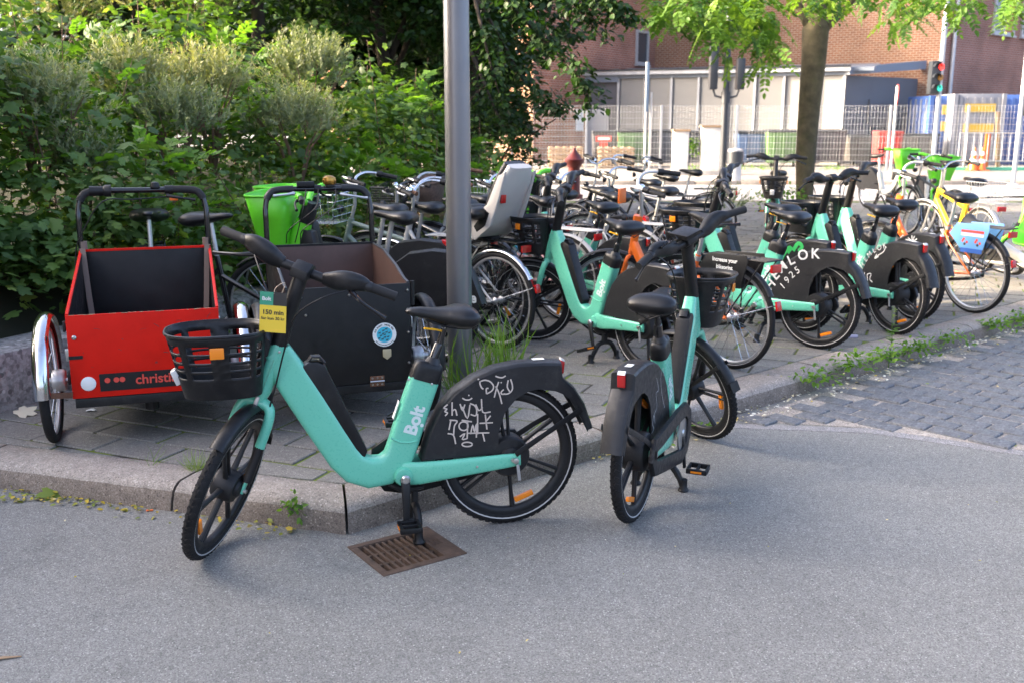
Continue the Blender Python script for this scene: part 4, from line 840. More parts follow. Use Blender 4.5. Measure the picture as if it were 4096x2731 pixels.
def lever(b, p, d, n): b.tube(spline([p, Vector(p) + Vector(d) * .35 + Vector(n) * .5, Vector(p) + Vector(d)], 4), [.012, .011, .009, .008, .0072, .0066, .0066, .007, .010], 8)
def make_bolt():
    root = thing('rental_bike', 'x', 'bicycle')
    # frame: head tube, thick down tube, knee, seat tube
    b = MB(); b.sweep([(.912, 0, .80), (.868, 0, .70), (.80, 0, .575), (.725, 0, .44), (.678, 0, .357), (.635, 0, .305), (.575, 0, .280), (.51, 0, .285), (.462, 0, .325), (.437, 0, .39), (.40, 0, .50), (.346, 0, .648)],
                      [(.062, .10), (.078, .135), (.084, .135), (.084, .132), (.086, .130), (.086, .128), (.086, .128), (.084, .125), (.080, .122), (.078, .120), (.076, .120), (.074, .119)], 28, 4.6)
    fr = b.build('frame', M['mint'], root, angle=50)
    MB().sweep([(.985, 0, .628), (.972, 0, .652), (.912, 0, .80), (.904, 0, .822)], [(.060, .060), (.068, .068), (.066, .066), (.058, .058)], 20, 2.2).build('head_tube', M['mint'], fr, angle=50)
    for s in (-1, 1): MB().sweep([(.455, s * .025, .268), (.38, s * .052, .272), (.25, s * .066, .283), (.03, s * .072, .297), (-.035, s * .072, .300)], [(.03, .10), (.032, .094), (.028, .078), (.022, .060), (.016, .052)], 16, 3).build('chain_stay', M['mint'], root, angle=50)
    MB().lathe([(.02, -.055), (.040, -.05), (.042, 0), (.040, .05), (.034, .06), (.02, .062)], 24, (.444, 0, .262)).build('bottom_bracket', M['mint'], root)
    MB().sweep([(.347, 0, .645), (.338, 0, .672), (.328, 0, .695), (.322, 0, .712), (.320, 0, .72)], [(.079, .124), (.079, .124), (.078, .12), (.07, .105), (.05, .08)], 24, 3.4).build('seat_tube_cap', M['black'], root, angle=50)
    # battery in its recess
    bt = MB().prism([(.828, .735), (.800, .752), (.765, .752), (.735, .735), (.722, .70), (.583, .378), (.592, .352), (.622, .350), (.70, .47), (.755, .60), (.80, .655)], -.034, .034).build('battery', M['black'], root, bevel=.010)
    MB().sweep([(.80, 0, .748), (.785, 0, .768), (.755, 0, .766), (.737, 0, .742)], [(.040, .012)] * 4, 10, 3).build('battery_handle', M['charcoal'], bt)
    # rear wheel, skirt fender, lamp
    mag_wheel('rear_wheel', root, (0, WR), .085, .10, R(25), (250, 60))
    so = [(.372, .318), (.337, .435), (.293, .525), (.23, .596), (.15, .648), (.056, .683), (-.035, .696), (-.143, .696), (-.221, .690), (-.227, .625), (-.278, .580), (-.326, .504), (-.364, .398)]
    si = [(.052, .322), (.050, .417), (.022, .500), (-.025, .552), (-.075, .578), (-.117, .585), (-.190, .572), (-.222, .558), (-.253, .535), (-.295, .465), (-.335, .385)]
    b = MB(); y = .050
    for s in (-1, 1):
        inn = [(lerp(x, .05, .035), lerp(z, .42, .045)) for x, z in so]; poly = so[:9]
        pl = [(x, z) for x, z in inn[:10]] + [(-.262, .560), (-.300, .488), (-.338, .394)] + si[::-1]
        b.prism(pl, s * y, s * (y - .004))
        n = len(so)          # rounded shoulder + half top
        vs, fs = [], []
        for i in range(n):
            q = inn[i] if i < 10 else [(-.262, .560), (-.300, .488), (-.338, .394)][i - 10]
            vs += [(q[0], s * y, q[1]), (lerp(q[0], so[i][0], .7), s * (y - .006), lerp(q[1], so[i][1], .7)), (so[i][0], s * (y - .020), so[i][1]), (so[i][0], 0, so[i][1] + .002)]
        for i in range(n - 1):
            for k in range(3): fs.append((i * 4 + k, i * 4 + k + 1, (i + 1) * 4 + k + 1, (i + 1) * 4 + k))
        b.add(vs, fs)
    rf = b.build('rear_fender', M['charcoal'], root, angle=40)
    MB().prism([(-.226, .690), (-.226, .630), (-.239, .636), (-.243, .684)], -.016, .016).build('tail_light', M['red_reflector'], root, bevel=.004); MB().prism([(-.2265, .700), (-.2265, .6905), (-.243, .6865), (-.238, .696)], -.0155, .0155).build('tail_light_top', M['clear'], root)
    for s in (-1, 1):
        MB().sweep([(-.012, s * .082, .325), (-.14, s * .078, .400), (-.305, s * .055, .487)], [(.006, .026), (.005, .022), (.005, .026)], 8, 4).build('fender_strut', M['black'], root)
        MB().lathe([(.004, 0), (.013, 0), (.013, .012), (.006, .014)], 6, (-.012, s * .083, .300), (0, s, 0)).build('axle_nut', M['steel'], root)
    MB().prism([(-.025, .285), (-.012, .285), (-.02, .215), (-.034, .215)], .088, .094).build('brake_arm', M['alu'], root, bevel=.002)
    # chain guard on the right, cranks, pedals, stand
    MB().sweep([(-.075, -.092, .30), (-.045, -.092, .350), (.06, -.092, .352), (.33, -.092, .372), (.46, -.092, .372), (.525, -.092, .33), (.532, -.092, .25), (.49, -.092, .185), (.40, -.092, .165), (.08, -.092, .225), (-.045, -.092, .250), (-.075, -.092, .30), (-.06, -.092, .33)], [(.024, .066)] * 13, 10, 6).build('chain_guard', M['black'], root, angle=50)
    MB().lathe([(.09, -.003), (.09, .003)], 28, (.444, -.09, .262)).build('chain_ring', M['steel'], root)
    cr = thing('crank', None, None); cr.parent = root; cr.location = (.444, 0, .262)
    for s in (1, -1):
        MB().sweep([(0, s * .078, 0), (.0, s * .092, -.03 * s), (.002, s * .098, -.12 * s), (.003, s * .102, -.168 * s)], [(.022, .040), (.018, .036), (.015, .028), (.014, .026)], 12, 3, (0, 1, 0)).build('crank_arm', M['black'], cr)
        MB().lathe([(.02, 0), (.013, .008)], 16, (0, s * .09, 0), (0, s, 0)).build('crank_bolt', M['steel'], cr)
        p = MB(); cz = -.168 * s
        for q in (-1, 1): p.box((q * .037, s * .165, cz), (.014, .095, .022))
        for q in (.122, .165, .208): p.box((0, s * q, cz), (.07, .012, .020))
        pd = p.build('pedal', M['black'], cr, bevel=.003)
        for q in (-1, 1): MB().box((q * .0447, s * .165, cz), (.002, .05, .010)).build('pedal_reflector', M['orange_reflector'], cr)
    b = MB(); b.sweep([(.40, 0, .235), (.395, 0, .17), (.395, 0, .125)], [(.05, .04), (.04, .03), (.05, .03)], 10, 3); ks = None
    for s in (-1, 1): b.tube(spline([(.395, 0, .13), (.395, s * .055, .115), (.395, s * .095, .06), (.40, s * .115, .0)], 4), [.016] * 8 + [.014, .014, .014, .012, .012], 10); b.lathe([(.012, .06), (.018, .055), (.018, .02), (.026, .006), (.024, 0)], 14, (.40, s * .113, 0), (0, 0, 1))
    b.build('kickstand', M['black'], root)
    MB().sweep([(.50, 0, .225), (.44, 0, .195), (.36, 0, .20)], [(.06, .02), (.07, .04), (.05, .02)], 12, 3).build('motor_cover', M['black'], root)
    # saddle
    sd = saddle_mesh(.268, .935).build('saddle', M['blacksoft'], root, angle=80)
    MB().prism([(.18, .855), (.33, .885), (.34, .90), (.17, .875)], -.03, .03).build('saddle_base', M['black'], sd, bevel=.005)
    for s in (-1, 1): MB().tube(spline([(.33, s * .02, .885), (.25, s * .022, .858), (.18, s * .05, .852), (.145, s * .06, .862), (.14, 0, .838)], 4), .0035, 6).build('saddle_rail', M['black'], sd)
    MB().tube([(.302, 0, .715), (.262, 0, .848)], .0135, 16).build('seat_post', M['gloss_black'], root); MB().tube([(.318, 0, .700), (.284, 0, .785), (.282, 0, .79)], [.021, .019, .016], 18).build('post_collar', M['gloss_black'], root); MB().lathe([(.036, -.005), (.030, .006), (.022, .02)], 20, (.310, 0, .716), (-.3, 0, .95)).build('post_boot', M['charcoal'], root)
    MB().sweep([(.275, .012, .842), (.30, .018, .85), (.345, .02, .857)], [(.014, .008)] * 3, 8, 3).build('saddle_lever', M['yellow_lever'], root)
    # basket fixed to the head tube
    bk = basket_mesh(.965, 1.315, .645, .895, .20, .335).build('basket', M['black'], root, angle=40)
    md = bk.modifiers.new('thickness', 'SOLIDIFY'); md.thickness = .006; md.offset = -1
    MB().prism([(.935, .83), (.965, .875), (.995, .72), (1.015, .655), (.99, .645)], -.02, .02).build('basket_bracket', M['black'], root, bevel=.003)
    for s in (-1, 1): MB().box((1.13, s * .160, .835), (.05, .008, .042)).build('basket_reflector', M['orange_reflector'], bk, bevel=.01)
    MB().prism([(1.262, .70), (1.285, .755), (1.305, .745), (1.285, .69)], -.025, .025).build('headlight', M['clear'], bk, bevel=.006)
    # fork and front wheel
    A = Vector((1.150, 0, WR)); MB().tube([(.985, 0, .628), (.995, 0, .60)], .027, 16).build('fork', M['mint'], root)
    fk_ = [o for o in root.children if o.name.startswith('fork')][0]
    for s in (-1, 1):
        MB().tube(spline([(.994, 0, .605), (1.0, s * .045, .600), (1.020, s * .064, .560), (1.062, s * .066, .455)], 5), [.024, .024, .0235, .023, .022, .021, .021, .0205, .020, .020, .020, .020, .020, .020, .020, .020], 14).build('fork_leg', M['mint'], fk_, angle=60)
        MB().tube([(1.060, s * .066, .460), (1.128, s * .066, .330)], .0195, 14).build('fork_sleeve', M['black'], root); MB().sweep([(1.122, s * .066, .345), (1.140, s * .066, .318), (1.152, s * .066, .290)], [(.016, .026), (.012, .026), (.012, .022)], 8, 3).build('fork_dropout', M['mint'], root)
    mag_wheel('front_wheel', root, (A.x, A.z), .062, .085, R(10), (-20, 200))
    ff = MB().fender((A.x, 0, A.z), .330, R(58), R(172), .058, .012, 22).build('front_fender', M['black'], root, angle=60)
    MB().prism([(.818, .352), (.823, .352), (.820, .30), (.815, .30)], -.026, .026).build('mud_flap', M['black'], ff)
    for s in (-1, 1): MB().sweep([(1.15, s * .05, .31), (.99, s * .045, .385), (.853, s * .034, .447)], [(.005, .02)] * 3, 6, 4).build('fender_strut', M['black'], ff)
    MB().box((1.012, 0, .612), (.022, .016, .05), rot=Matrix.Rotation(R(-20), 3, 'Y')).build('fender_clip', M['alu'], ff, bevel=.003)
    # stem and bars
    sm = MB().sweep(spline([(.906, 0, .815), (.885, 0, .88), (.862, 0, .95), (.842, 0, 1.02), (.822, 0, 1.075), (.808, 0, 1.10)], 3), [(.062, .062)] * 3 + [(.058, .060)] * 6 + [(.056, .056)] * 4 + [(.058, .054)] * 3, 20, 2.3).build('stem', M['black'], root, angle=60)
    MB().prism([(.765, 1.118), (.80, 1.140), (.85, 1.125), (.862, 1.09), (.80, 1.075), (.77, 1.085)], -.034, .034).build('display', M['black'], root, bevel=.006)
    hb = MB().sweep([(.80, s * .0, 1.10) for s in (0,)] + [(.80, .001, 1.10)], [(.03, .03)] * 2, 8, 2); b = MB(); b.tube([(.80, -.10, 1.10), (.80, .10, 1.10)], .0185, 14)
    for s in (-1, 1):
        b.sweep(spline([(.80, s * .085, 1.10), (.803, s * .13, 1.112), (.803, s * .175, 1.128), (.797, s * .215, 1.134), (.785, s * .25, 1.130)], 4), [(w, w * 1.35) for w in (.036, .040, .045, .050, .054, .057, .058, .058, .057, .056, .054, .052, .050, .047, .043, .039, .034)], 14, 2.6, (1, 0, .2))
    hb = b.build('handlebar', M['black'], root, angle=60)
    for s in (-1, 1):
        MB().tube([(.787, s * .246, 1.130), (.758, s * .36, 1.116)], [.0185, .0185], 16).build('grip', M['grip'], hb); MB().lathe([(.0205, -.012), (.0215, 0), (.0205, .012)], 18, (.786, s * .254, 1.129), (-.25, s, -.1)).build('grip_collar', M['charcoal'], hb)
        l = MB(); lever(l, (.815, s * .20, 1.10), (.004, s * .155, -.055), (.045, 0, .01)); l.build('brake_lever', M['gloss_black'], hb)
    for s in (-1, 1): MB().tube(spline([(.83, s * .19, 1.105), (.90, s * .12, 1.07), (.93, s * .05, .98), (.955, s * .045, .86), (.985, s * .05, .70), (1.02, s * .055, .58)], 4), .0035, 6).build('brake_cable', M['blacksoft'], root)
    for p_, d_ in (((.905, .034, .80), (0, 1, 0)), ((.415, .0385, .66), (0, 1, 0)), ((.322, .0385, .635), (0, 1, 0)), ((.15, .0835, .288), (0, 1, 0))): MB().lathe([(.005, 0), (.005, .002), (.002, .003)], 10, p_, d_).build('bolt', M['steel'], root)
    for pth, rr in (([(.925, .034, .77), (.95, .036, .71), (.972, .034, .655)], .004),): MB().tube(spline(pth, 4), rr, 6).build('weld_seam', M['mint'], fr)
    MB().sweep([(.472, 0, .385), (.448, 0, .372), (.425, 0, .36)], [(.083, .128), (.084, .132), (.083, .128)], 24, 4.6).build('weld_seam', M['mint'], fr) if False else None
    MB().tube([(.385, .0385, .405), (.415, .0395, .40), (.455, .0395, .405), (.492, .0385, .425)], .0035, 6).build('weld_seam', M['mint'], fr)
    MB().box((-.13, 0, .700), (.05, .028, .001)).build('fender_sticker', M['white_print'], root)
    # logo on the seat tube, small stickers
    sd_, up_ = Vector((-.347, 0, .938)), Vector((.938, 0, .347))
    for s in (1, -1):
        o = Vector((.398, s * .0388, .447)) if s > 0 else Vector((.380, s * .0388, .447)); ux, uy = (sd_, up_) if s > 0 else (sd_, -up_)
        o = Vector((.405 if s > 0 else .42 - .0, s * .0388, .430)) - uy * .012
        vs, fs = text_mesh('Bolt', .072, .0028, 'LEFT'); w = max(v[0] for v in vs); dot = [(w * .40 + .0075 * math.cos(a * .4), -.012 + .0075 * math.sin(a * .4)) for a in range(16)]
        lettering('logo', 'Bolt', .072, o, ux, uy, M['logo_light'], fr, .0028, 'LEFT', .0008, dot)
    MB().box((.37, .0, .62), (.0, .0, .0)) if False else None
    MB().box((.463, 0, .53), (.002, .03, .075), rot=Matrix.Rotation(R(-20), 3, 'Y')).build('frame_sticker', M['white_print'], fr)
    MB().box((.905, 0, .905), (.004, .03, .10), rot=Matrix.Rotation(R(-18), 3, 'Y')) if False else None
    return root
def steer_matrix(a): return Matrix.Translation(STEER_P) @ Matrix.Rotation(a, 4, STEER_D) @ Matrix.Translation(-STEER_P)
def base_name(o): return o.name.split('.')[0]
bolt = make_bolt(); bolt_used = [False]; BG = 'mint rental e-bikes'
def place_bolt(p, hd, label, steer=0.0, lean=0.0, crank=0.0, z=.11):
    o = copy_tree(bolt)
    o.location = (p[0], p[1], z); o.rotation_mode = 'XYZ'; o.rotation_euler = (R(lean), 0, R(hd)); tag(o, label, 'bicycle', BG)
    Mx = steer_matrix(R(steer))
    for ch in o.children:
        if base_name(ch) in STEER: ch.matrix_local = Mx @ ch.matrix_basis
        if base_name(ch) == 'crank': ch.rotation_euler = (0, R(crank), 0)
    return o
BA_P, BA_H = gp(2030, 2085), -164.5
bikeA = place_bolt(BA_P, BA_H, 'mint rental bike nearest the camera, turned front wheel, graffiti on its black fender', 67, 0, 0, 0)
pB = gp(2537, 2070); bikeB = place_bolt(pB, 66.5, 'mint rental bike seen from behind on the asphalt at the right', 60, 0, 175, 0)
bikeC = place_bolt(gp(2585, 1490, .11), 127, 'mint rental bike behind the two front ones, yellow saddle lever, scuffed fender', 40, 0, 20)
bikeD = place_bolt(gp(3262, 1392, .11), 136, 'mint rental bike with large HEMLOK graffiti and 1925 on its fender', 36, 0, -30)
bikeE = place_bolt(gp(3205, 1322, .11), 126, 'mint rental bike with green graffiti on its fender behind the HEMLOK bike', 38, 0, 60)
bikeF = place_bolt(gp(3575, 1335, .11), 112, 'mint rental bike with smaller HEMLOK graffiti and a white arrow', 10, 0, 45)
bikeG = place_bolt(gp(3650, 1278, .11), 110, 'mint rental bike behind the arrow graffiti one, white plant doodle on its fender', 34, 0, 10)
bikeH = place_bolt((3.5, 13.2), -108, 'mint rental bike facing the camera by the street tree', 4, 0, 0)
bikeI = place_bolt(gp(2490, 1300, .11), 132, 'partly hidden mint rental bike behind the orange bike frame', 36, 0, 0)

# graffiti, measured on the fender plane of the nearest bike
def on_plane(px, py, P, hd, off):
    a = R(hd); n = Vector((-math.sin(a), math.cos(a), 0)); d = ray(px, py); o = Vector((0, 0, CAM_H)); q = o + d * ((n.dot(P - o) + off) / n.dot(d)); u = Vector((math.cos(a), math.sin(a), 0)); return ((q - P).dot(u), q.z)
def G(*z): return [on_plane(1400 + x / 1.96, 1150 + y / 1.96, BA_P, BA_H, .05) for x, y in z]
def strokes(parent, lines, w, mt, y=.0505, name='graffiti'):
    b = MB()
    for ln in lines:
        P = [Vector((p[0], p[1], 0)) for p in ln]; P = spline(P, 3) if len(P) > 2 else P
        b.ribbon([(-p[0], p[1]) for p in P], w, (0, y, 0), (-1, 0, 0), (0, 0, 1), .0008)
    return b.build(name, mt, parent, smooth=False)
def ell(cx, cy, rx, ry): return [(cx + rx * math.cos(a * .5236), cy + ry * math.sin(a * .5236)) for a in range(13)]
strokes(bikeA, [G(*z) for z in (
    [(1140, 690), (1165, 700), (1195, 702), (1220, 688)], [(1000, 714), (1012, 716)], [(1020, 730), (1018, 750), (1030, 780), (1045, 792)], [(1025, 730), (1060, 722), (1100, 735), (1125, 770), (1112, 805), (1070, 830)], [(1070, 830), (1068, 790), (1085, 786)],
    [(1130, 858), (1150, 780), (1165, 735)], [(1142, 770), (1170, 830), (1190, 908)], [(1180, 740), (1190, 742)], [(1205, 795), (1185, 815), (1190, 832), (1215, 828)], [(1240, 722), (1232, 775), (1252, 812)], [(1258, 715), (1272, 760), (1270, 800), (1240, 828), (1195, 832)],
    [(880, 862), (905, 876), (935, 876), (957, 862)], [(926, 840), (936, 842)], [(765, 912), (735, 940), (760, 948), (742, 968), (765, 978), (745, 1002)], [(800, 895), (800, 1000)], [(800, 965), (825, 952), (838, 1000)],
    [(862, 908), (882, 960), (900, 912)], [(878, 930), (920, 1022), (940, 915)], [(940, 905), (975, 920), (993, 955), (985, 1000), (945, 990)], [(1030, 870), (1040, 972), (1102, 970)], [(985, 912), (1010, 960), (1040, 935)], [(1000, 985), (1000, 1145)],
    [(775, 1112), (790, 1038)], [(780, 1035), (840, 1042), (818, 1080), (812, 1150)], ell(890, 1082, 36, 34), [(875, 1035), (955, 1048)], [(922, 1050), (918, 1182)], [(765, 1140), (810, 1152), (828, 1222)], [(860, 1165), (900, 1140), (880, 1185), (915, 1180)],
    [(945, 1145), (962, 1072), (975, 1130), (990, 1062), (990, 1172)], [(1060, 990), (1073, 1108)], [(1102, 1000), (1062, 1050)], [(1015, 1060), (1120, 1055)], [(920, 1138), (1092, 1134)], [(1040, 1140), (1055, 1202)], ell(918, 1225, 40, 17))], .0058, M['beige_pen'])
def fender_text(parent, s, path, size, mt, y=.0508, bold=.0, name='graffiti'):
    for i, ch in enumerate(s):
        x, z, r = path[i]; c, q = math.cos(R(r)), math.sin(R(r)); lettering(name, ch, size, (x, y, z), (-c, 0, q), (q, 0, c), mt, parent, bold)
M['chalk'] = mat('white_marker', (.62, .62, .60), .6)
fender_text(bikeD, 'HEMLOK', [(.325, .395, 52), (.292, .465, 48), (.245, .525, 44), (.185, .575, 30), (.105, .615, 14), (.02, .632, 3)], .098, M['chalk'], bold=.0015)
fender_text(bikeD, '1925', [(.235, .40, 50), (.205, .445, 46), (.172, .485, 42), (.135, .52, 38)], .07, M['chalk'])
fender_text(bikeF, 'HEMLOK', [(.315, .46, 60), (.285, .51, 52), (.25, .55, 46), (.205, .585, 40), (.155, .61, 30), (.105, .63, 20)], .06, M['chalk'])
strokes(bikeF, [[(.10, .635), (.12, .60), (.16, .575), (.20, .545)], [(.165, .56), (.205, .54), (.185, .575)], [(.30, .36), (.30, .42)], [(.26, .36), (.27, .41), (.23, .42), (.24, .38), (.21, .36)]], .007, M['chalk'])
strokes(bikeG, [[(.02, .62), (.0, .67)], [(.02, .62), (.03, .67)], [(.02, .62), (-.03, .65)], [(.02, .62), (.07, .65)], [(.10, .63), (.05, .63), (.03, .615)]], .008, M['chalk'])
M['graf_green'] = mat('green_spray', (.03, .42, .10), .5)
strokes(bikeE, [[(.28, .47), (.24, .54), (.20, .56)], [(.20, .50), (.14, .60), (.10, .62), (.13, .58)], [(.08, .60), (.04, .66), (.0, .64), (.03, .60)], [(.32, .40), (.30, .44)]], .03, M['graf_green'])
b = MB()
for ln in ([(.25, .43), (.20, .50), (.17, .58), (.20, .62), (.22, .58)], [(.10, .60), (.14, .54), (.10, .53), (.12, .47), (.07, .44)], [(.10, .40), (.08, .44), (.06, .41), (.08, .38), (.05, .37)]):
    P = spline([Vector((x, z, 0)) for x, z in ln], 4); b.ribbon([(p.x, p.y) for p in P], .0025, (0, -.0505, 0), (1, 0, 0), (0, 0, 1), .0008)
b.build('graffiti', M['chalk'], bikeB, smooth=False)
# extras on the right-hand bike: flat display box, silicone phone strap, stem sticker
Mx = steer_matrix(R(60)); o = MB().prism([(.74, 1.135), (.86, 1.165), (.865, 1.152), (.85, 1.135), (.76, 1.112)], -.05, .05).build('display_box', M['black'], bikeB, bevel=.006); o.matrix_local = Mx
b = MB(); b.box((.79, .155, 1.140), (.07, .085, .010))
for k in range(5):
    for s in (-1, 1): b.tube([(.79 + s * .03, .118 + k * .018, 1.142), (.79 + s * .055, .115 + k * .02, 1.15 + .006 * (k % 2)), (.79 + s * .05, .118 + k * .02, 1.165)], .003, 5)
o = b.build('phone_strap', M['blacksoft'], bikeB); o.matrix_local = Mx
o = MB().box((.855, 0, .925), (.003, .045, .10), rot=Matrix.Rotation(R(-18), 3, 'Y')).build('stem_sticker', M['white_print'], bikeB); o.matrix_local = Mx
lettering('sticker_text', 'Er elcyklen\nparkeret\nforkert?', .0105, (.8528, 0, .962), (0, -1, 0), (-.309, 0, .951), M['taggreen'], bikeB, .0002).matrix_local = Mx
drop_tree(bolt)
# price tag tied to the nearest bike's handlebar
tp = at(1100, 1160, 3.62)
tg = thing('price_tag', 'yellow cardboard price tag hanging from the nearest mint bike handlebar', 'tag', tuple(at(1092, 1250, 3.60)))
zr = R(-4); sc_t = 3.62 / FPX
def tagbox(nm, x0, x1, y0, y1, mt, y=0.0): return MB().box(((x0 + x1) / 2 * .00093, y, (y0 + y1) / 2 * .00093), ((x1 - x0) * .00093, .0012, (y1 - y0) * .00093)).build(nm, mt, tg)
tagbox('card', -52, 52, -82, 82, M['tagblack'], .0006); tagbox('yellow_panel', -52, 52, -82, 28, M['tagyellow'], -.0006); tagbox('green_panel', -52, 0, 28.5, 82, M['taggreen'], -.0006)
k = .00093
lettering('tag_text', '150 min', 26 * k, (0, -.0013, -8 * k), (1, 0, 0), (0, 0, 1), M['tagblack'], tg, .0006); lettering('tag_text', 'for kun 30 kr', 17 * k, (0, -.0013, -30 * k), (1, 0, 0), (0, 0, 1), M['tagblack'], tg, .0003); lettering('tag_text', 'Bolt', 21 * k, (-26 * k, -.0013, 48 * k), (1, 0, 0), (0, 0, 1), M['white_print'], tg, .0006)
MB().tube(spline([(2 * k, 0, 76 * k), (8 * k, .01, 100 * k), (40 * k, .02, 118 * k), (25 * k, .03, 70 * k), (4 * k, .01, 74 * k)], 5), .0012, 5).build('string', M['string'], tg)
tg.rotation_euler = (R(4), R(5), R(3))
# ------------------------------------------------------------------ spoked wheels, city bikes
def spoke_wheel(name, parent, c, r, y=0.0, rim='alu', n=28, tw=.019, stripe=True, spin=0.0):
    cx, cz = c; b = MB(); b.lathe([(r - .034, -.011), (r - .034, .011), (r - .046, .012), (r - .052, .006), (r - .052, -.006), (r - .046, -.012)], 56, (cx, y, cz), (0, 1, 0), True)
    w = b.build(name, M[rim], parent, angle=40)
    prof = [((r - tw) + tw * math.cos(2 * math.pi * k / 10), tw * math.sin(2 * math.pi * k / 10)) for k in range(10)]
    MB().lathe(prof, 60, (cx, y, cz), (0, 1, 0), True).build('tyre', M['tyre'], w, angle=60)
    s = MB()
    for k in range(n):
        a = 2 * math.pi * k / n + spin; q = a + (.5 if k % 4 < 2 else -.5); sd = .028 if k % 2 else -.028
        s.tube([(cx + .022 * math.cos(q), y + sd, cz + .022 * math.sin(q)), (cx + (r - .05) * math.cos(a), y, cz + (r - .05) * math.sin(a))], .0014, 4)
    tag(s.build('spokes', M['chrome'], w), kind='stuff')
    MB().lathe([(.006, -.05), (.012, -.045), (.026, -.034), (.026, -.026), (.016, -.02), (.016, .02), (.026, .026), (.026, .034), (.012, .045), (.006, .05)], 18, (cx, y, cz)).build('hub', M['alu'], w)
    if stripe:
        s = MB()
        for q in (-1, 1): s.lathe([(r - .03, y + q * .0165 - y), (r - .026, q * .0182), (r - .028, q * .0178)], 56, (cx, y, cz), (0, 1, 0), True)
        s.build('reflective_stripe', M['stripe'], w)
    return w
CSTEER = ('front_fork', 'front_wheel', 'front_fender', 'stem', 'handlebar', 'front_basket', 'headlight', 'head_cover', 'front_panel')
CP, CD = Vector((.88, 0, .76)), Vector((-.33, 0, .944)).normalized()
def wire_basket(name, parent, c, dims, mt, taper=.8, step=.045, r=.0018, rot=0):
    b = MB(); X, Y, Z = dims
    def pt(u, v, t): s = lerp(taper, 1, t); return (c[0] + u * X / 2 * s, c[1] + v * Y / 2 * s, c[2] + t * Z)
    for j in range(int(Z / step) + 1):
        t = j / int(Z / step); q = [pt(a, b_, t) for a, b_ in ((-1, -1), (1, -1), (1, 1), (-1, 1), (-1, -1))]; b.tube(q, r * (2 if t == 1 else 1), 4)
    for k in range(int(X / step) + 1):
        u = -1 + 2 * k / int(X / step)
        b.tube([pt(u, -1, 1), pt(u, -1, 0), pt(u, 1, 0), pt(u, 1, 1)], r, 4)
    for k in range(int(Y / step) + 1):
        u = -1 + 2 * k / int(Y / step); b.tube([pt(-1, u, 1), pt(-1, u, 0), pt(1, u, 0), pt(1, u, 1)], r, 4)
    return b.build(name, mt, parent)
def solid_basket(name, parent, c, dims, mt, taper=.75, e=4):
    b = MB(); n = 28; vs, fs = [], []
    for t in (0, .5, 1):
        for k in range(n):
            a = 2 * math.pi * k / n; s = lerp(taper, 1, t); vs.append((c[0] + s * dims[0] / 2 * sgnpow(math.cos(a), 2 / e), c[1] + s * dims[1] / 2 * sgnpow(math.sin(a), 2 / e), c[2] + t * dims[2]))
    for i in range(2):
        for k in range(n): fs.append((i * n + k, i * n + (k + 1) % n, (i + 1) * n + (k + 1) % n, (i + 1) * n + k))
    fs.append(tuple(range(n))[::-1]); b.add(vs, fs); top = [Vector(v) for v in vs[2 * n:]]; b.tube(top + top[:2], .007, 6); o = b.build(name, mt, parent, angle=50); m = o.modifiers.new('thickness', 'SOLIDIFY'); m.thickness = .006; return o
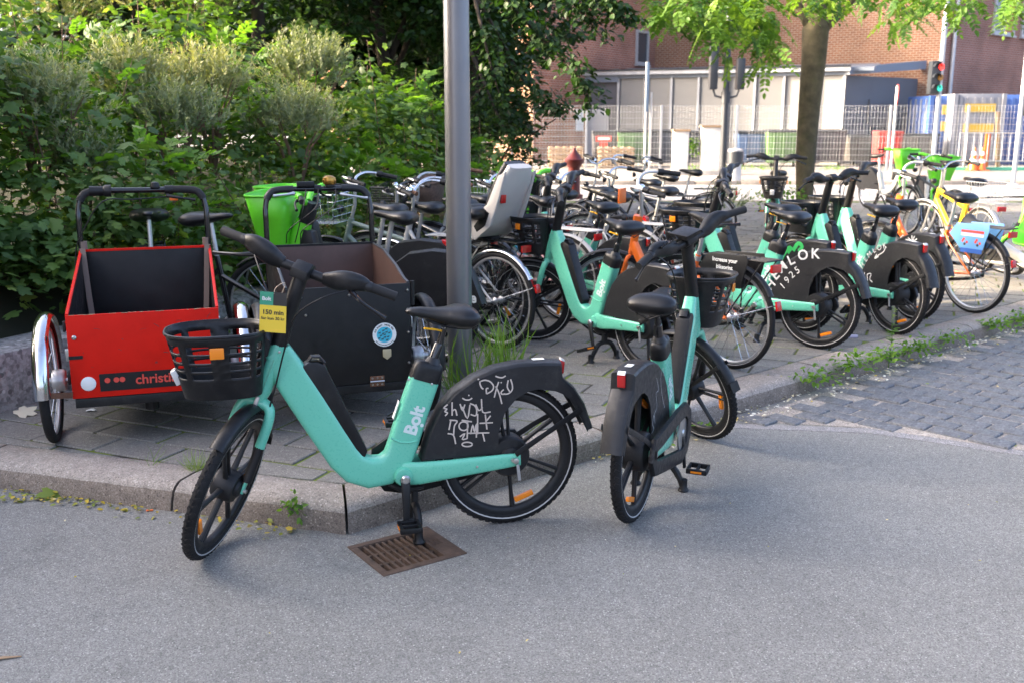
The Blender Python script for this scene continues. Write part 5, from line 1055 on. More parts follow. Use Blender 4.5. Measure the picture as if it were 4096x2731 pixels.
def city(label, p, hd, col, z=.11, steer=0.0, lean=0.0, style='step', fat=1.0, fend='gloss_black', bar='chrome', rack='gloss_black', basket=None, bmat='gloss_black', r=.338, saddle='blacksoft', post='alu', skirt=None, flat=False, group='city bikes in the rack', cat='bicycle', sh=.97, grip='grip', name='city_bike', hz=0.0, fork=None, tyre_stripe=True):
    t = thing(name, label, cat, (p[0], p[1], z), group=group); t.rotation_euler = (R(lean), 0, R(hd)); C = M[col]; F = M[fend]
    f = MB()
    if style == 'step':
        f.tube(spline([(.90, 0, .69), (.80, 0, .56), (.64, 0, .41), (.44, 0, .30)], 4), .021 * fat, 12); f.tube(spline([(.875, 0, .77), (.76, 0, .63), (.58, 0, .50), (.365, 0, .47)], 4), .015, 10)
    elif style == 'low': f.sweep(spline([(.90, 0, .72), (.80, 0, .58), (.64, 0, .43), (.44, 0, .30)], 4), [(.05, .07)] * 13, 14, 3)
    else: f.tube([(.90, 0, .70), (.44, 0, .29)], .020 * fat, 12); f.tube([(.868, 0, .80), (.32, 0, .66)], .018 * fat, 12)
    f.tube([(.44, 0, .29), (.30, 0, .70)], .0175 * fat, 12); fr = f.build('frame', C, t, angle=60)
    MB().tube([(.918, 0, .65), (.858, 0, .83)], .023, 14).build('head_tube', C, fr)
    for s in (-1, 1):
        MB().tube([(.44, s * .025, .29), (.36, s * .05, .30), (0, s * .062, r)], [.012, .011, .009], 8).build('chain_stay', C, fr); MB().tube([(.325, s * .012, .63), (.24, s * .05, .55), (0, s * .062, r)], .008, 8).build('seat_stay', C, fr)
    spoke_wheel('rear_wheel', t, (0, r), r, spin=.1, stripe=tyre_stripe)
    rf = MB().fender((0, 0, r), r + .022, R(-8), R(150), .052, .012, 24).build('rear_fender', F, t, angle=60)
    for s in (-1, 1): MB().tube([(0, s * .06, r), ((r + .02) * math.cos(R(168 - 148)) * -1, s * .026, r + (r + .02) * math.sin(R(20)))], .0028, 5).build('fender_stay', M['chrome'], rf)
    MB().box((-r - .02, 0, r + .12), (.016, .045, .06), rot=Matrix.Rotation(R(12), 3, 'Y')).build('rear_reflector', M['red_reflector'], t, bevel=.005)
    MB().sweep([(.44, -.06, .37), (.1, -.06, .385), (-.03, -.06, .37), (-.03, -.06, .31), (.1, -.06, .27), (.44, -.06, .21), (.52, -.06, .26), (.52, -.06, .33), (.44, -.06, .37), (.4, -.06, .37)], [(.02, .03)] * 10, 8, 3).build('chain_guard', M['black'], t)
    ck = thing('crank', None, None); ck.parent = t; ck.location = (.44, 0, .29); ck.rotation_euler = (0, random.uniform(0, 6.28), 0)
    for s in (1, -1):
        MB().sweep([(0, s * .07, 0), (0, s * .085, -.16 * s)], [(.014, .026), (.012, .02)], 8, 3).build('crank_arm', M['alu'], ck); b = MB()
        for q in (-1, 1): b.box((q * .03, s * .14, -.165 * s), (.016, .085, .02))
        b.box((0, s * .14, -.165 * s), (.05, .02, .014)); b.build('pedal', M['black'], ck, bevel=.003)
    MB().tube([(.305, 0, .68), (.255, 0, sh - .055)], .0135, 12).build('seat_post', M[post], t); MB().tube([(.312, 0, .66), (.303, 0, .69)], .021, 12).build('seat_clamp', M['alu'], t)
    sd = saddle_mesh(.245, sh).build('saddle', M[saddle], t, angle=80)
    for s in (-1, 1): MB().tube(spline([(.32, s * .018, sh - .045), (.25, s * .022, sh - .075), (.15, s * .055, sh - .07), (.115, s * .045, sh - .06)], 3), .0035, 5).build('saddle_rail', M['steel'], sd)
    MB().tube([(.36, .03, .27), (.33, .12, .12), (.29, .17, .01)], [.01, .009, .008], 8).build('kickstand', M['black'], t)
    if rack:
        zr = 2 * r + .06; b = MB()
        for y in (-.07, -.025, .025, .07): b.tube([(.20, y, zr), (-.30, y, zr)], .0055, 6)
        for x in (.20, .03, -.14, -.30): b.tube([(x, -.07, zr), (x, .07, zr)], .0055, 6)
        for s in (-1, 1):
            b.tube([(-.27, s * .07, zr), (-.01, s * .075, r + .02)], .005, 6); b.tube([(-.02, s * .07, zr), (0, s * .075, r + .02)], .005, 6)
        b.build('rack', M[rack], t); MB().box((-.315, 0, zr - .045), (.02, .09, .05)).build('tail_light', M['red_reflector'], t, bevel=.006)
    A = (1.085, r); K = M[fork] if fork else C
    b = MB(); b.tube([(.918, 0, .65), (.925, 0, .63)], .018, 12)
    for s in (-1, 1): b.tube(spline([(.925, 0, .63), (.945, s * .05, .615), (1.0, s * .055, .47), (1.045, s * .055, .38), (A[0], s * .052, A[1])], 3), [.014] * 4 + [.012] * 5 + [.010] * 4, 8)
    b.build('front_fork', K, t); spoke_wheel('front_wheel', t, A, r, spin=.25, stripe=tyre_stripe)
    MB().fender((A[0], 0, A[1]), r + .022, R(35), R(200), .052, .012, 24).build('front_fender', F, t, angle=60)
    MB().tube([(.858, 0, .83), (.825, 0, .93), (.82, 0, 1.03 + hz)], .013, 12).build('stem', M['alu'], t); b = MB(); g = []
    for s in (-1, 1):
        P = spline([(.83, 0, 1.035), (.85, s * .06, 1.045), (.855, s * .13, 1.085), (.81, s * .21, 1.105), (.70, s * .27, 1.085), (.60, s * .30, 1.06)], 4) if not flat else [Vector(q) for q in ((.83, 0, 1.035), (.83, s * .12, 1.045), (.80, s * .25, 1.055), (.76, s * .31, 1.055))]
        P = [q + Vector((0, 0, hz)) for q in P]; k = int(len(P) * .72) if not flat else 2; b.tube(P[:k + 1], .0115, 10); g.append((P[k:], s))
    hb = b.build('handlebar', M[bar], t, angle=60)
    for P, s in g:
        MB().tube(P, .0165, 12).build('grip', M[grip], hb); q = P[0]; l = MB(); lever(l, (q.x + .02, q.y, q.z - .012), (-.10, s * .05, -.02), (.03, s * .02, 0)); l.build('brake_lever', M['alu'], hb)
        MB().lathe([(.022, -.02), (.024, .02)], 12, q, (P[-1] - P[0])).build('shifter', M['black'], hb)
    MB().lathe([(.001, .03), (.018, .027), (.026, .012), (.026, 0)], 14, (.80, .07, 1.06 + hz), (0, 0, 1)).build('bell', M['chrome'], hb)
    MB().lathe([(.01, 0), (.028, .012), (.03, .04), (.026, .044)], 14, (.92, 0, .90), (1, 0, 0)).build('headlight', M['black'], t)
    if basket == 'wire': wire_basket('front_basket', t, (1.05, 0, .80), (.28, .36, .22), M[bmat])
    elif basket == 'wicker': solid_basket('front_basket', t, (1.04, 0, .80), (.30, .42, .26), M['wicker'], .7, 2.6)
    elif basket == 'mesh': wire_basket('front_basket', t, (1.04, 0, .78), (.26, .36, .25), M['gloss_black'], .85, .02, .0024)
    elif basket == 'rearwire': wire_basket('rear_basket', t, (-.08, 0, 2 * r + .07), (.38, .30, .20), M[bmat])
    if skirt:
        kind, txt = skirt; q = [(.15, 2 * r + .075), (-.16, 2 * r + .085), (-.17, 2 * r + .045), (-.12, 2 * r - .125), (.10, 2 * r - .13), (.22, 2 * r - .015)]
        for s in (-1, 1):
            o = MB().prism(q, s * .086, s * .080).build('skirt_panel', M['black'] if kind == 'black' else M['signblue'], t, bevel=.002)
            if s > 0 and kind == 'black':
                for i, ln in enumerate(txt): lettering('panel_text', ln, .036, (.01, .0865, 2 * r + .03 - i * .045), (-1, 0, 0), (0, 0, 1), M['white_print'], t, .001)
            if s > 0 and kind == 'blue':
                MB().box((-.01, .0867, 2 * r + .015), (.22, .001, .02)).build('panel_print', M['red_print'], t); MB().box((-.01, .0867, 2 * r - .012), (.22, .001, .02)).build('panel_print', M['white_print'], t); MB().box((-.01, .0867, 2 * r - .14), (.21, .001, .035)).build('panel_print', mat('deep_blue', (.02, .09, .35), .5), t)
                for x in (.04, -.14):
                    for (dx, dz) in ((0, 0), (.03, .03), (-.03, .02), (.015, .05)): MB().lathe([(.012, 0), (.012, .001)], 10, (x * .7 + .03 + dx * .7, .0865, 2 * r - .09 + dz * .8), (0, 1, 0)).build('panel_print', M['red_print'] if dz else M['tagblack'], t)
    Mx = Matrix.Translation(CP) @ Matrix.Rotation(R(steer), 4, CD) @ Matrix.Translation(-CP)
    for ch in t.children:
        if base_name(ch) in CSTEER: ch.matrix_local = Mx @ ch.matrix_basis
    return t
OG = 'orange rental bikes'
def donkey(label, p, hd, skirt, steer):
    t = city(label, p, hd, 'orange', style='low', fend='charcoal', bar='offwhite', rack='black', skirt=skirt, steer=steer, group=OG, name='rental_bike', post='alu', r=.33, hz=.06)
    Mx = Matrix.Translation(CP) @ Matrix.Rotation(R(steer), 4, CD) @ Matrix.Translation(-CP)
    o = MB().sweep([(.90, 0, .70), (.88, 0, .78), (.862, 0, .86), (.85, 0, .915)], [(.045, .05), (.05, .055), (.055, .065), (.05, .06)], 16, 4).build('head_cover', M['orange'], t, angle=50); o.matrix_local = Mx
    lettering('frame_text', 'DONKEY', .06, (.80, .0265, .545), (-.70, 0, -.71), (-.71, 0, .70), M['white_print'], t, .001, 'LEFT')
    return t
d1 = donkey('orange rental bike with black wheel panel reading Increase your bikeprint', (1.40, 6.215), 128, ('black', ('Increase your', 'bikeprint', 'in the world')), 35)
MB().box((.90, .12, 1.05), (.012, .13, .10), rot=Matrix.Rotation(R(25), 3, 'Z')).build('front_panel', M['orange'], d1, bevel=.004)
d2 = donkey('orange rental bike with pale blue wheel panel at the right', (3.80, 8.10), 115, ('blue', ()), 25)
# bikes in the crowd
city('yellow framed bike with a wire basket over its rear wheel', (4.85, 10.3), 97, 'yellow', style='diamond', fat=1.6, fend='alu', basket='rearwire', bmat='galv', rack='alu', steer=15, fork='alu')
city('old bike with a bright chrome rear fender right of the lamp post', (-.10, 6.78), 139, 'offwhite', fend='chrome', rack=None, steer=10, tyre_stripe=False)
cs = city('black fendered bike carrying a grey child seat', (-.13, 7.02), 136, 'gloss_black', style='diamond', steer=15, bar='chrome', grip='rust', tyre_stripe=False)
city('pink bike with white rack and white rear fender', (.42, 7.75), 138, 'pink', fend='offwhite', rack='offwhite', steer=12)
city('light blue bike behind the child seat with a wire basket', (.62, 8.55), 146, 'blue', rack=None, basket='wire', bmat='galv', steer=-10, bar='rust')
city('cream fendered bike behind the middle mint bike', (1.02, 8.20), 137, 'offwhite', fend='beige', rack='beige', steer=5)
city('grey green bike with a wire front basket and chrome swept bars', (-.42, 7.25), 158, 'greygreen', style='diamond', fend='gloss_black', rack='alu', basket='wire', bmat='chrome', steer=6, hz=.05, fork='greygreen')
city('black bike with paint flecked top tube beside the grey green bike', (-.20, 7.55), 150, 'gloss_black', style='diamond', rack=None, steer=14, bar='gloss_black', flat=True)
city('rusty white bike with a worn wicker basket', (.20, 8.35), 150, 'offwhite', style='step', basket='wicker', bar='rust', grip='rust', saddle='wicker', steer=25)
city('dark bike with a black mesh front basket left of the wicker one', (-.05, 8.0), 153, 'gloss_black', style='step', basket='mesh', steer=12, bar='steel')
city('black city bike with a long dark rear fender behind the orange one', (1.55, 9.0), 140, 'gloss_black', steer=10, fend='charcoal')
city('black roadster standing farthest back, its saddle against the bright road', (2.45, 12.4), 168, 'gloss_black', style='diamond', steer=5)
city('black roadster with chrome bars in front of the far one', (1.95, 11.2), 160, 'gloss_black', style='diamond', steer=12, hz=.05)
city('dark city bike with tall bars right of the red hydrant', (1.6, 10.2), 152, 'gloss_black', steer=-20, hz=.08, rack='gloss_black')
city('grey bike with kid saddle far right behind the yellow bike', (5.7, 12.9), 100, 'dgrey', style='diamond', steer=5, rack=None, sh=1.05)
# child seat on its bike
k = .98; b = MB()
prof = [(.08, .82, .24), (-.04, .775, .27), (-.15, .79, .29), (-.23, .89, .30), (-.295, 1.02, .31), (-.36, 1.15, .29), (-.405, 1.25, .21)]
st_ = MB().sweep([(x, 0, z) for x, z, w in prof], [(w, .07) for x, z, w in prof], 20, 3.5).build('child_seat', M['beige'], cs, angle=60)
MB().sweep([(x + .045, 0, z + .02) for x, z, w in prof], [(w * .93, .06) for x, z, w in prof], 18, 3.5).build('seat_cushion', M['charcoal'], st_, angle=60)
for s in (-1, 1): MB().prism([(.10, .80), (-.12, .735), (-.27, .84), (-.35, 1.02), (-.42, 1.22), (-.35, 1.19), (-.24, .99), (-.10, .90), (.10, .87)], s * .158, s * .135).build('side_wing', M['beige'], st_, bevel=.012)
MB().sweep([(-.13, .159, .815), (-.20, .159, .87), (-.245, .159, .945)], [(.006, .05), (.006, .075), (.006, .05)], 14, 2.4).build('vent', M['black'], st_); MB().box((-.345, .1, 1.03), (.012, .05, .06), rot=Matrix.Rotation(R(-6), 3, 'Y')).build('seat_reflector', M['red_reflector'], st_, bevel=.006)
MB().box((-.08, 0, .735), (.20, .10, .04)).build('seat_mount', M['black'], st_, bevel=.01); st_.location = (.15, 0, 0)
# ------------------------------------------------------------------ green rental bikes
def make_lime():
    t = thing('rental_bike', 'x', 'bicycle'); r = .335
    f = MB().sweep(spline([(.93, 0, .66), (.86, 0, .55), (.74, 0, .40), (.58, 0, .33), (.44, 0, .36), (.36, 0, .52), (.31, 0, .66)], 4), [(.085, .10)] * 25, 18, 3).build('frame', M['offwhite'], t, angle=60)
    for s in (-1, 1): MB().sweep([(.46, s * .05, .33), (0, s * .068, r)], [(.03, .07), (.02, .04)], 10, 3).build('chain_stay', M['offwhite'], f)
    MB().sweep([(.965, 0, .62), (.94, 0, .70), (.90, 0, .82), (.86, 0, .92)], [(.07, .08), (.09, .11), (.09, .12), (.08, .10)], 18, 3.4).build('head_cover', M['lime'], t, angle=60)
    MB().prism([(.87, .62), (.92, .72), (.86, .86), (.80, .84), (.74, .55)], -.045, .045).build('battery', M['black'], t, bevel=.012)
    spoke_wheel('rear_wheel', t, (0, r), r, n=24, tw=.024); w = .052
    so = [(.38, .33), (.34, .50), (.25, .63), (.12, .72), (-.04, .745), (-.20, .735), (-.24, .70), (-.30, .60), (-.37, .42)]; si = [(-.30, .36), (-.24, .33), (.10, .33)]
    b = MB(); b.prism(so + si, w - .004, w); b.prism(so + si, -w, -w + .004); vs, fs = [], []
    for x, z in so: vs += [(x, -w, z), (lerp(x, .05, -.04), 0, lerp(z, .4, -.04)), (x, w, z)]
    for i in range(len(so) - 1): fs += [(i * 3, i * 3 + 1, i * 3 + 4, i * 3 + 3), (i * 3 + 1, i * 3 + 2, i * 3 + 5, i * 3 + 4)]
    b.add(vs, fs); b.build('rear_fender', M['charcoal'], t, angle=40); lettering('fender_logo', 'Lime', .09, (-.245, w, .43), (-1, 0, 0), (0, 0, 1), M['white_print'], t, .003)
    MB().prism([(-.20, .755), (-.255, .74), (-.262, .66), (-.225, .69)], -.035, .035).build('tail_light', M['red_reflector'], t, bevel=.006)
    MB().tube([(.315, 0, .62), (.245, 0, .93)], .0165, 14).build('seat_post', M['alu'], t); MB().lathe([(.026, -.02), (.028, .0), (.026, .02)], 16, (.305, 0, .67), (-.22, 0, .97)).build('seat_clamp', M['alu'], t); sd = saddle_mesh(.235, .985, 1.02).build('saddle', M['blacksoft'], t, angle=80)
    ck = thing('crank', None, None); ck.parent = t; ck.location = (.44, 0, .31)
    for s in (1, -1): MB().sweep([(0, s * .08, 0), (0, s * .095, -.165 * s)], [(.014, .028), (.012, .022)], 8, 3).build('crank_arm', M['black'], ck); MB().box((0, s * .15, -.168 * s), (.085, .085, .02)).build('pedal', M['black'], ck, bevel=.005)
    b = MB(); [b.tube(spline([(.40, 0, .26), (.40, s * .08, .14), (.41, s * .13, .0)], 4), .013, 8) for s in (-1, 1)]; b.build('kickstand', M['black'], t)
    A = (1.13, r); b = MB(); [b.tube(spline([(.965, 0, .62), (.99, s * .055, .59), (1.06, s * .06, .46), (A[0], s * .058, A[1])], 4), .018, 10) for s in (-1, 1)]; b.build('front_fork', M['lime'], t); spoke_wheel('front_wheel', t, A, r, n=24, tw=.024); MB().fender((A[0], 0, A[1]), r + .022, R(50), R(200), .062, .014, 22).build('front_fender', M['charcoal'], t, angle=60)
    MB().sweep([(.86, 0, .90), (.83, 0, .98), (.81, 0, 1.03)], [(.10, .10), (.11, .09), (.09, .06)], 16, 3).build('display', M['black'], t, angle=50); MB().box((.775, 0, 1.0), (.006, .05, .07), rot=Matrix.Rotation(R(-35), 3, 'Y')).build('screen', M['glass'], t, bevel=.003)
    b = MB(); g = []
    for s in (-1, 1):
        b.sweep(spline([(.84, s * .03, 1.03), (.85, s * .12, 1.07), (.82, s * .20, 1.09), (.79, s * .24, 1.085)], 4), [(.04, .045)] * 13, 12, 2.6, (1, 0, 0)); g.append(s)
    hb = b.build('handlebar', M['lime'], t, angle=60)
    for s in g:
        MB().tube([(.792, s * .235, 1.085), (.745, s * .35, 1.075)], .0175, 12).build('grip', M['grip'], hb); l = MB(); lever(l, (.82, s * .22, 1.07), (-.03, s * .11, -.05), (.03, 0, 0)); l.build('brake_lever', M['black'], hb)
    o = solid_basket('front_basket', t, (1.06, 0, .76), (.30, .42, .33), M['lime'], .62, 4.5); return t
lime = make_lime(); LG = 'green rental bikes'
def place_lime(p, hd, label, steer=0, lean=0, z=.11):
    o = copy_tree(lime); o.location = (p[0], p[1], z); o.rotation_euler = (R(lean), 0, R(hd)); tag(o, label, 'bicycle', LG); Mx = Matrix.Translation(CP) @ Matrix.Rotation(R(steer), 4, CD) @ Matrix.Translation(-CP)
    for ch in o.children:
        if base_name(ch) in CSTEER: ch.matrix_local = Mx @ ch.matrix_basis
    return o
place_lime((-.53, 6.32), 164, 'green rental bike behind the black cargo trike, lime basket and dark display', 8)
place_lime((-.66, 6.9), 160, 'second green rental bike half hidden behind the first one')
place_lime((.95, 8.75), 150, 'green rental bike whose basket shows behind the child seat', 10)
place_lime((6.5, 18.3), -78, 'far green rental bike facing the camera, left of the pair'); place_lime((6.15, 15.0), -104, 'far green rental bike facing the camera, right of the pair', 12)
place_lime((5.02, 9.95), -70, 'green rental bike lying over at the right edge, basket tipped sideways', 0, 55, .16)
drop_tree(lime)
# ------------------------------------------------------------------ cargo trikes
def trike(label, o, hd, red, W, zb, zf, zk, xf=.19, xb=-.72, turn=0.0):
    t = thing('cargo_trike', label, 'cargo bike', (o[0], o[1], .11), R(hd)); P = M['red_paint'] if red else M['blackboard']; inner = M['blackboard'] if red else M['plybrown']; T_ = .012
    fp = MB().box((xf, 0, (zb + zf) / 2), (T_, 2 * W, zf - zb)).build('front_panel', P, t, bevel=.002)
    if not red: MB().box((xf - T_ / 2 - .002, 0, (zb + zf) / 2), (.003, 2 * W - .02, zf - zb - .01)).build('lining', inner, fp)
    bp = MB().box((xb, 0, (zb + zk) / 2), (T_, 2 * W, zk - zb)).build('back_panel', inner, t, bevel=.002)
    MB().box((xb, 0, zk + .006), (T_ + .004, 2 * W, .012)).build('panel_edge', P, bp)
    top = [(xf - .006, zf), (xb + .006, zk)] if red else [(xf - .006, zf), (xf - .10, zf + .008), (xf - .28, zf + .05), (xf - .48, zk - .02), (xf - .60, zk), (xb + .006, zk)]
    for s in (-1, 1):
        q = top + [(xb + .006, zb), (xf - .006, zb)]
        sp = MB().prism(q, s * W, s * (W - T_)).build('side_panel', P, t, bevel=.002); MB().prism([(x, z - .004) for x, z in q[:-2]] + [(xb + .01, zb + .01), (xf - .01, zb + .01)], s * (W - T_), s * (W - T_ - .002)).build('lining', inner, sp)
        MB().sweep([(x, s * (W - .006), z + .002) for x, z in top], [(.015, .010)] * len(top), 8, 4).build('panel_edge', P if red else M['dgrey'], sp)
        for z in (zb + .10, zb + .25, zf - .06): MB().lathe([(.002, .008), (.009, .006), (.010, 0)], 10, (xf - .05, s * W, z), (0, s, 0)).build('bolt', M['steel'], sp)
    MB().box(((xf + xb) / 2, 0, zb + .008), (xf - xb - .02, 2 * W - .03, .016)).build('floor', M['blackboard'], t)
    b = MB(); b.box((xf - .01, 0, zb - .025), (.035, 2 * W - .02, .045)); b.box((xb + .05, 0, zb - .025), (.035, 2 * W - .04, .045))
    for s in (-1, 1): b.box(((xf + xb) / 2, s * (W - .04), zb - .025), (xf - xb - .05, .035, .04))
    b.build('chassis', M['black'], t, bevel=.003)
    r = .305; TW = W + .115
    for s in (-1, 1):
        w = spoke_wheel('front_wheel', t, (0, r), r, s * TW, n=24, tw=.023, stripe=False); MB().tube([(0, s * (TW + .06), r), (0, s * (W - .02), r)], .010, 8).build('axle', M['steel'], w); MB().lathe([(.05, -.03), (.055, -.02), (.055, .02), (.05, .03)], 20, (0, s * (TW - .04), r)).build('drum_brake', M['alu'], w)
        fd = MB().fender((0, s * TW, r), r + .034, R(-2), R(168), .072, .020, 24).build('front_fender', M['chrome'] if red else M['black'], t, angle=60)
        MB().sweep([(.05, s * (TW - .03), r + .27), (.05, s * W, r + .27)], [(.012, .012)] * 2, 8, 2).build('fender_stay', M['steel'], fd); MB().sweep([(r + .03, s * (TW), r + .01), (.20, s * (W + .0), r - .03)], [(.03, .006)] * 2, 6, 4, (0, 0, 1)).build('fender_bracket', M['rust'], fd)
    # push bar
    zt = zk + .325; xb_ = xb - .012; B = M['gloss_black']
    path = spline([(xb_, W - .01, zb + .2), (xb_, W - .01, zk + .12), (xb_ - .01, W - .012, zt - .10), (xb_ - .02, W - .035, zt - .028), (xb_ - .03, W - .10, zt), (xb_ - .035, 0, zt), (xb_ - .03, -W + .10, zt), (xb_ - .02, -W + .035, zt - .028), (xb_ - .01, -W + .012, zt - .10), (xb_, -W + .01, zk + .12), (xb_, -W + .01, zb + .2)], 5)
    hb = MB().tube(path, .0155, 12).build('push_bar', B, t, angle=60)
    for s in (-1, 1):
        q = [p for p in path if p.y * s > W - .21 and p.z > zt - .055]; MB().tube(q, .021, 12).build('grip', M['grip'] if red else M['charcoal'], hb, angle=60)
    MB().tube([(xb_ - .033, .12 if red else -.02, zt), (xb_ - .033, .165 if red else .02, zt)], .025, 12).build('lever_clamp', M['black'], hb)
    l = MB(); lever(l, (xb_, .13, zt - .03), (.03, .15, -.025), (.03, 0, 0)); l.build('brake_lever', M['black'] if red else M['alu'], hb)
    MB().lathe([(.001, .035), (.02, .03), (.027, .012), (.026, 0)], 14, (xb_ - .03, .07, zt + .012), (0, 0, 1)).build('bell', M['black'], hb)
    # rear frame, wheel, saddle (the rear half pivots under the box)
    C = M['gloss_black']; RM = Matrix.Translation((xb, 0, 0)) @ Matrix.Rotation(R(turn), 4, 'Z') @ Matrix.Translation((-xb, 0, 0)); before = set(t.children)
    f = MB(); f.tube(spline([(xb + .05, 0, zb - .02), (xb - .12, 0, .30), (xb - .45, 0, .30), (xb - .70, 0, .34)], 4), .024, 12); f.tube([(xb - .66, 0, .32), (xb - .74, 0, .74)], .018, 12); f.tube(spline([(xb - .1, 0, .30), (xb - .35, 0, .45), (xb - .72, 0, .62)], 4), .016, 10)
    for s in (-1, 1): f.tube([(xb - .68, s * .03, .33), (xb - 1.12, s * .065, .33)], .011, 8); f.tube([(xb - .73, s * .01, .66), (xb - 1.12, s * .065, .33)], .009, 8)
    f.build('rear_frame', C, t); spoke_wheel('rear_wheel', t, (xb - 1.12, .33), .33, stripe=False); MB().fender((xb - 1.12, 0, .33), .355, R(10), R(170), .055, .012, 20).build('rear_fender', M['black'], t, angle=60)
    b = MB()
    for y in (-.07, -.035, 0, .035, .07): b.tube([(xb - .92, y, .76), (xb - 1.36, y, .76)], .005, 6)
    for x in (xb - .92, xb - 1.14, xb - 1.36): b.tube([(x, -.07, .76), (x, .07, .76)], .005, 6)
    for s in (-1, 1): b.tube([(xb - 1.3, s * .07, .76), (xb - 1.12, s * .07, .34)], .005, 6)
    b.build('rack', M['gloss_black'], t); MB().box((xb - 1.14, 0, .71), (.30, .13, .075)).build('battery_box', M['black'], t, bevel=.015)
    MB().tube([(xb - .735, 0, .70), (xb - .77, 0, .94)], .0145, 12).build('seat_post', M['alu'], t); saddle_mesh(xb - .78, 1.0, 1.15).build('saddle', M['blacksoft'], t, angle=80)
    for ch in set(t.children) - before: ch.matrix_local = RM @ ch.matrix_basis
    return t, fp, hb, path, zt, xb_
RH = -72
rt, fp, hb, path, zt, xbb = trike('red cargo trike with open black lined box facing the camera', (-1.824, 4.866), RH, True, .345, .255, .655, .845)
xf = .19; Wt = .345
MB().box((xf + .0075, .04, .325), (.003, .52, .085)).build('name_strip', M['blackboard'], fp)
lettering('lettering', 'christiania bikes', .066, (xf + .0092, -.06, .308), (0, 1, 0), (0, 0, 1), M['red_print'], fp, .0012, 'LEFT')
for y in (-.165, -.125, -.098): MB().lathe([(.013, 0), (.013, .001)], 16, (xf + .0092, y - .02, .335), (1, 0, 0)).build('dot', M['red_print'], fp)
MB().lathe([(.034, 0), (.034, .006), (.028, .009), (.004, .010)], 28, (xf + .006, -.27, .325), (1, 0, 0)).build('round_reflector', M['white_print'], fp)
for (y, z) in ((-.315, .55), (.315, .55)): MB().lathe([(.011, 0), (.011, .003), (.006, .007)], 12, (xf + .006, y, z), (1, 0, 0)).build('bolt', M['steel'], fp)
MB().box((xf + .008, -.315, .455), (.004, .062, .016)).build('latch_strap', M['black'], fp); MB().box((xf - .02, -.352, .465), (.02, .02, .06)).build('latch', M['steel'], fp, bevel=.004)
for z in (.60, .345): MB().box((xf - .03, -.356, z), (.03, .012, .05)).build('hinge', M['black'], fp, bevel=.003)
for y in (-.345 + .02, .345 - .02):
    b = MB(); s = -1 if y < 0 else 1; x = -.70
    b.sweep([(x - .02, y + s * .01, .86), (x + .02, y, .865), (x + .035, y - s * .005, .80), (x + .05 + .05, y - s * .02, .60), (x + .06 + .13, y - s * .05, .30)], [(.030, .004)] * 5, 6, 4); b.build('strap', M['strap'], rt); MB().tube([(-.735, y, .845), (-.735, y, .90)], .022, 10).build('strap_knot', M['strap'], rt)
MB().tube(spline([(xbb, .135, zt - .035), (xbb + .03, -.05, zt - .045), (xbb + .05, -.20, zt - .05), (xbb + .03, -.31, zt - .20), (xbb + .01, -.365, .84), (xbb + .02, -.37, .60)], 5), .0035, 6).build('brake_cable', M['black'], rt)
MB().lathe([(.028, -.07), (.026, .0), (.033, .01), (.033, .04)], 16, (xbb - .033, -.20, zt), (0, 1, 0)).build('twist_shifter', M['black'], rt); MB().box((xbb + .005, .165, zt - .045), (.02, .045, .025)).build('orange_tab', M['orange'], rt, bevel=.004)
MB().tube([(.05, 0, .24), (.04, 0, .14)], .035, 10).build('steering_post', M['black'], rt)
bk_, fp, hb, path, zt, xbb = trike('black cargo trike with brown plywood lining and a round animal sticker', (-.885, 5.135), -71, False, .315, .225, .735, .835, .19, -.72, 50)
xf = .197
def disc(nm, y, z, r, h, mt, n=28): return MB().lathe([(r, 0), (r, h)], n, (xf, y, z), (1, 0, 0)).build(nm, mt, fp)
sy, szz = .175, .475
disc('sticker', sy, szz, .062, .0008, M['white_print']); disc('sticker_disc', sy, szz, .041, .0014, M['cyan'])
b = MB()
for k in range(13):
    a = k * 2.4; rr = .034 * math.sqrt(k / 13); y, z = sy + rr * math.cos(a), szz + rr * math.sin(a); b.box((xf + .0016, y, z), (.0008, .011, .005)); b.box((xf + .0016, y + .005, z + .003), (.0008, .004, .004)); b.box((xf + .0016, y - .004, z - .004), (.0008, .0015, .004)); b.box((xf + .0016, y + .003, z - .004), (.0008, .0015, .004))
b.build('sticker_animals', M['tagblack'], fp)
for txt, a0, sg in (('OUR PLANET. THEIRS TOO.', 160, -1), ('www.ourplanettheirstoo.org', 215, 1)):
    for i, ch in enumerate(txt):
        a = R(a0 + sg * i * (140 / len(txt) if sg < 0 else 110 / len(txt))); rr = .047 if sg < 0 else .056; ux = Vector((0, math.sin(a), -math.cos(a))) if sg < 0 else Vector((0, -math.sin(a), math.cos(a))); uy = Vector((0, math.cos(a), math.sin(a))) * (1 if sg < 0 else -1)
        if ch != ' ': lettering('sticker_text', ch, .012 if sg < 0 else .008, (xf + .0010, sy + rr * math.cos(a), szz + rr * math.sin(a)), ux, uy, M['tagblack'], fp, .0003)
for y in (.185, -.185): MB().prism([(y - .022, .40), (y + .022, .40), (y + .022, .362), (y, .345), (y - .022, .362)], 0, .008, Matrix(((0, 1, 0, xf), (1, 0, 0, 0), (0, 0, 1, 0), (0, 0, 0, 1)))).build('reflector', mat('amber_pale', (.45, .38, .24), .25), fp, bevel=.003)
for y in (.13, -.2):
    MB().box((xf + .003, y, .235), (.004, .075, .055)).build('hinge', M['rust'], fp, bevel=.002); MB().tube([(xf + .006, y - .037, .235), (xf + .006, y + .037, .235)], .005, 8).build('hinge_pin', M['steel'], fp)
    for q in (-.025, 0, .025):
        for z in (.252, .218): MB().lathe([(.006, 0), (.004, .005)], 8, (xf + .005, y + q, z), (1, 0, 0)).build('bolt', M['steel'], fp)
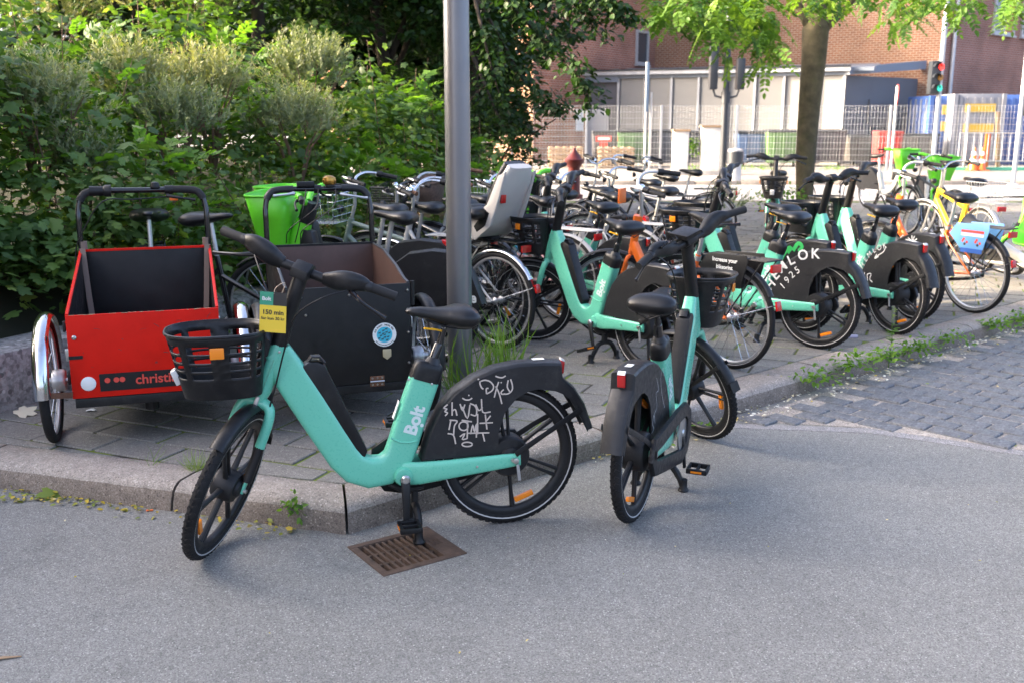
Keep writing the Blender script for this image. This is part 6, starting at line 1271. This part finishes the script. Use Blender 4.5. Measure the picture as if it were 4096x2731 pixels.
for (y, z) in ((-.24, .69), (0, .69), (.22, .69), (.30, .70), (.30, .60), (.30, .48), (.30, .32), (-.22, .60)): MB().lathe([(.0075, 0), (.0075, .003), (.003, .010)], 10, (xf, y, z), (1, 0, 0)).build('bolt', M['steel'], fp)
MB().box((xf - .03, .322, .53), (.05, .006, .055)).build('latch', M['alu'], fp, bevel=.002); MB().tube([(xf - .01, .328, .62), (xf - .01, .328, .745)], .011, 10).build('hinge_tube', M['black'], fp)
MB().lathe([(.002, .058), (.02, .056), (.036, .045), (.040, .030), (.040, .024), (.036, .008), (.02, .0)], 24, (xbb - .03, .07, zt + .02), (0, 0, 1)).build('brass_bell', mat('brass', (.36, .20, .045), .3, .9, var=.3, vs=30, dirt=(.16, .09, .04), ds=14), hb)
MB().box((xbb - .02, -.07, zt + .03), (.03, .10, .03)).build('bike_computer', M['black'], hb, bevel=.005); l = MB(); lever(l, (xbb, -.14, zt - .02), (.03, -.12, -.01), (.03, 0, 0)); l.build('brake_lever', M['alu'], hb)
for k, (a, c) in enumerate((((-.07, -.01), (-.05, .35)), ((.0, 0), (-.10, .42)), ((.10, -.01), (-.02, .45)))): MB().tube(spline([(xbb, a[0], zt), (xbb + .07, a[0] - .03, zt - .10), (xbb + .05, c[0] - .08, zt - .22), (xbb + .03, c[0] - .10, zk if False else .86)], 5), .0032, 5).build('cable', M['black'], hb)
# clutter
tag(MB().sweep([(0, 0, .012), (.035, 0, .012), (.07, .01, .012)], [(.03, .022)] * 3, 12, 4).build('purple_lighter', mat('purple_white', (.55, .50, .62), .35), loc=tuple(gp(3390, 1352, .112))), 'small white and purple plastic item on the slabs by the far tyres', 'litter')
b = MB(); b.sweep([(0, 0, .006), (.03, .01, .012), (.05, .0, .006)], [(.03, .004), (.04, .008), (.02, .004)], 8, 2); tag(b.build('crumpled_tissue', M['white_print'], loc=tuple(gp(345, 1645, .112))), 'crumpled white tissue on the slabs under the red trike', 'litter')
for k, (px, py, lab) in enumerate(((585, 2044, 'orange cigarette butt on the asphalt below the left kerb'), (122, 1969, 'grey cigarette butt at the far left of the gutter'))):
    p = gp(px, py); tag(MB().tube([(0, 0, .005), (.028, .006, .005)], .004, 8).build('cigarette_butt', M['orange'] if k == 0 else M['stripe'], loc=tuple(p)), lab, 'litter')
p = gp(10, 2635); tag(MB().sweep([(-.05, -.02, .004), (.0, 0, .006), (.055, .012, .004)], [(.012, .004), (.016, .006), (.004, .003)], 8, 3).build('wood_sliver', M['wood'], loc=tuple(p)), 'pale wooden sliver on the asphalt at the bottom left edge', 'litter')

# knocks and scratches on the red board
b = MB(); rs = random.Random(5)
for k in range(16):
    y, z = rs.uniform(-.32, .30), rs.uniform(.40, .64); a = rs.uniform(0, 3.14); l_ = rs.uniform(.006, .03)
    b.ribbon([(0, 0), (l_ * .5 * math.cos(a), l_ * .5 * math.sin(a) + .002), (l_ * math.cos(a), l_ * math.sin(a))], rs.uniform(.001, .003), (.1962, y, z), (0, 1, 0), (0, 0, 1), .0003)
b.build('scratch', M['tagblack'], [c for c in rt.children if base_name(c) == 'front_panel'][0], smooth=False)
b = MB()
for k in range(22):
    y = rs.uniform(-.34, .34); b.box((.19 + rs.uniform(-.003, .005), y, .6552), (.006, rs.uniform(.004, .03), .002))
b.build('chipped_edge', M['wood'], [c for c in rt.children if base_name(c) == 'front_panel'][0])
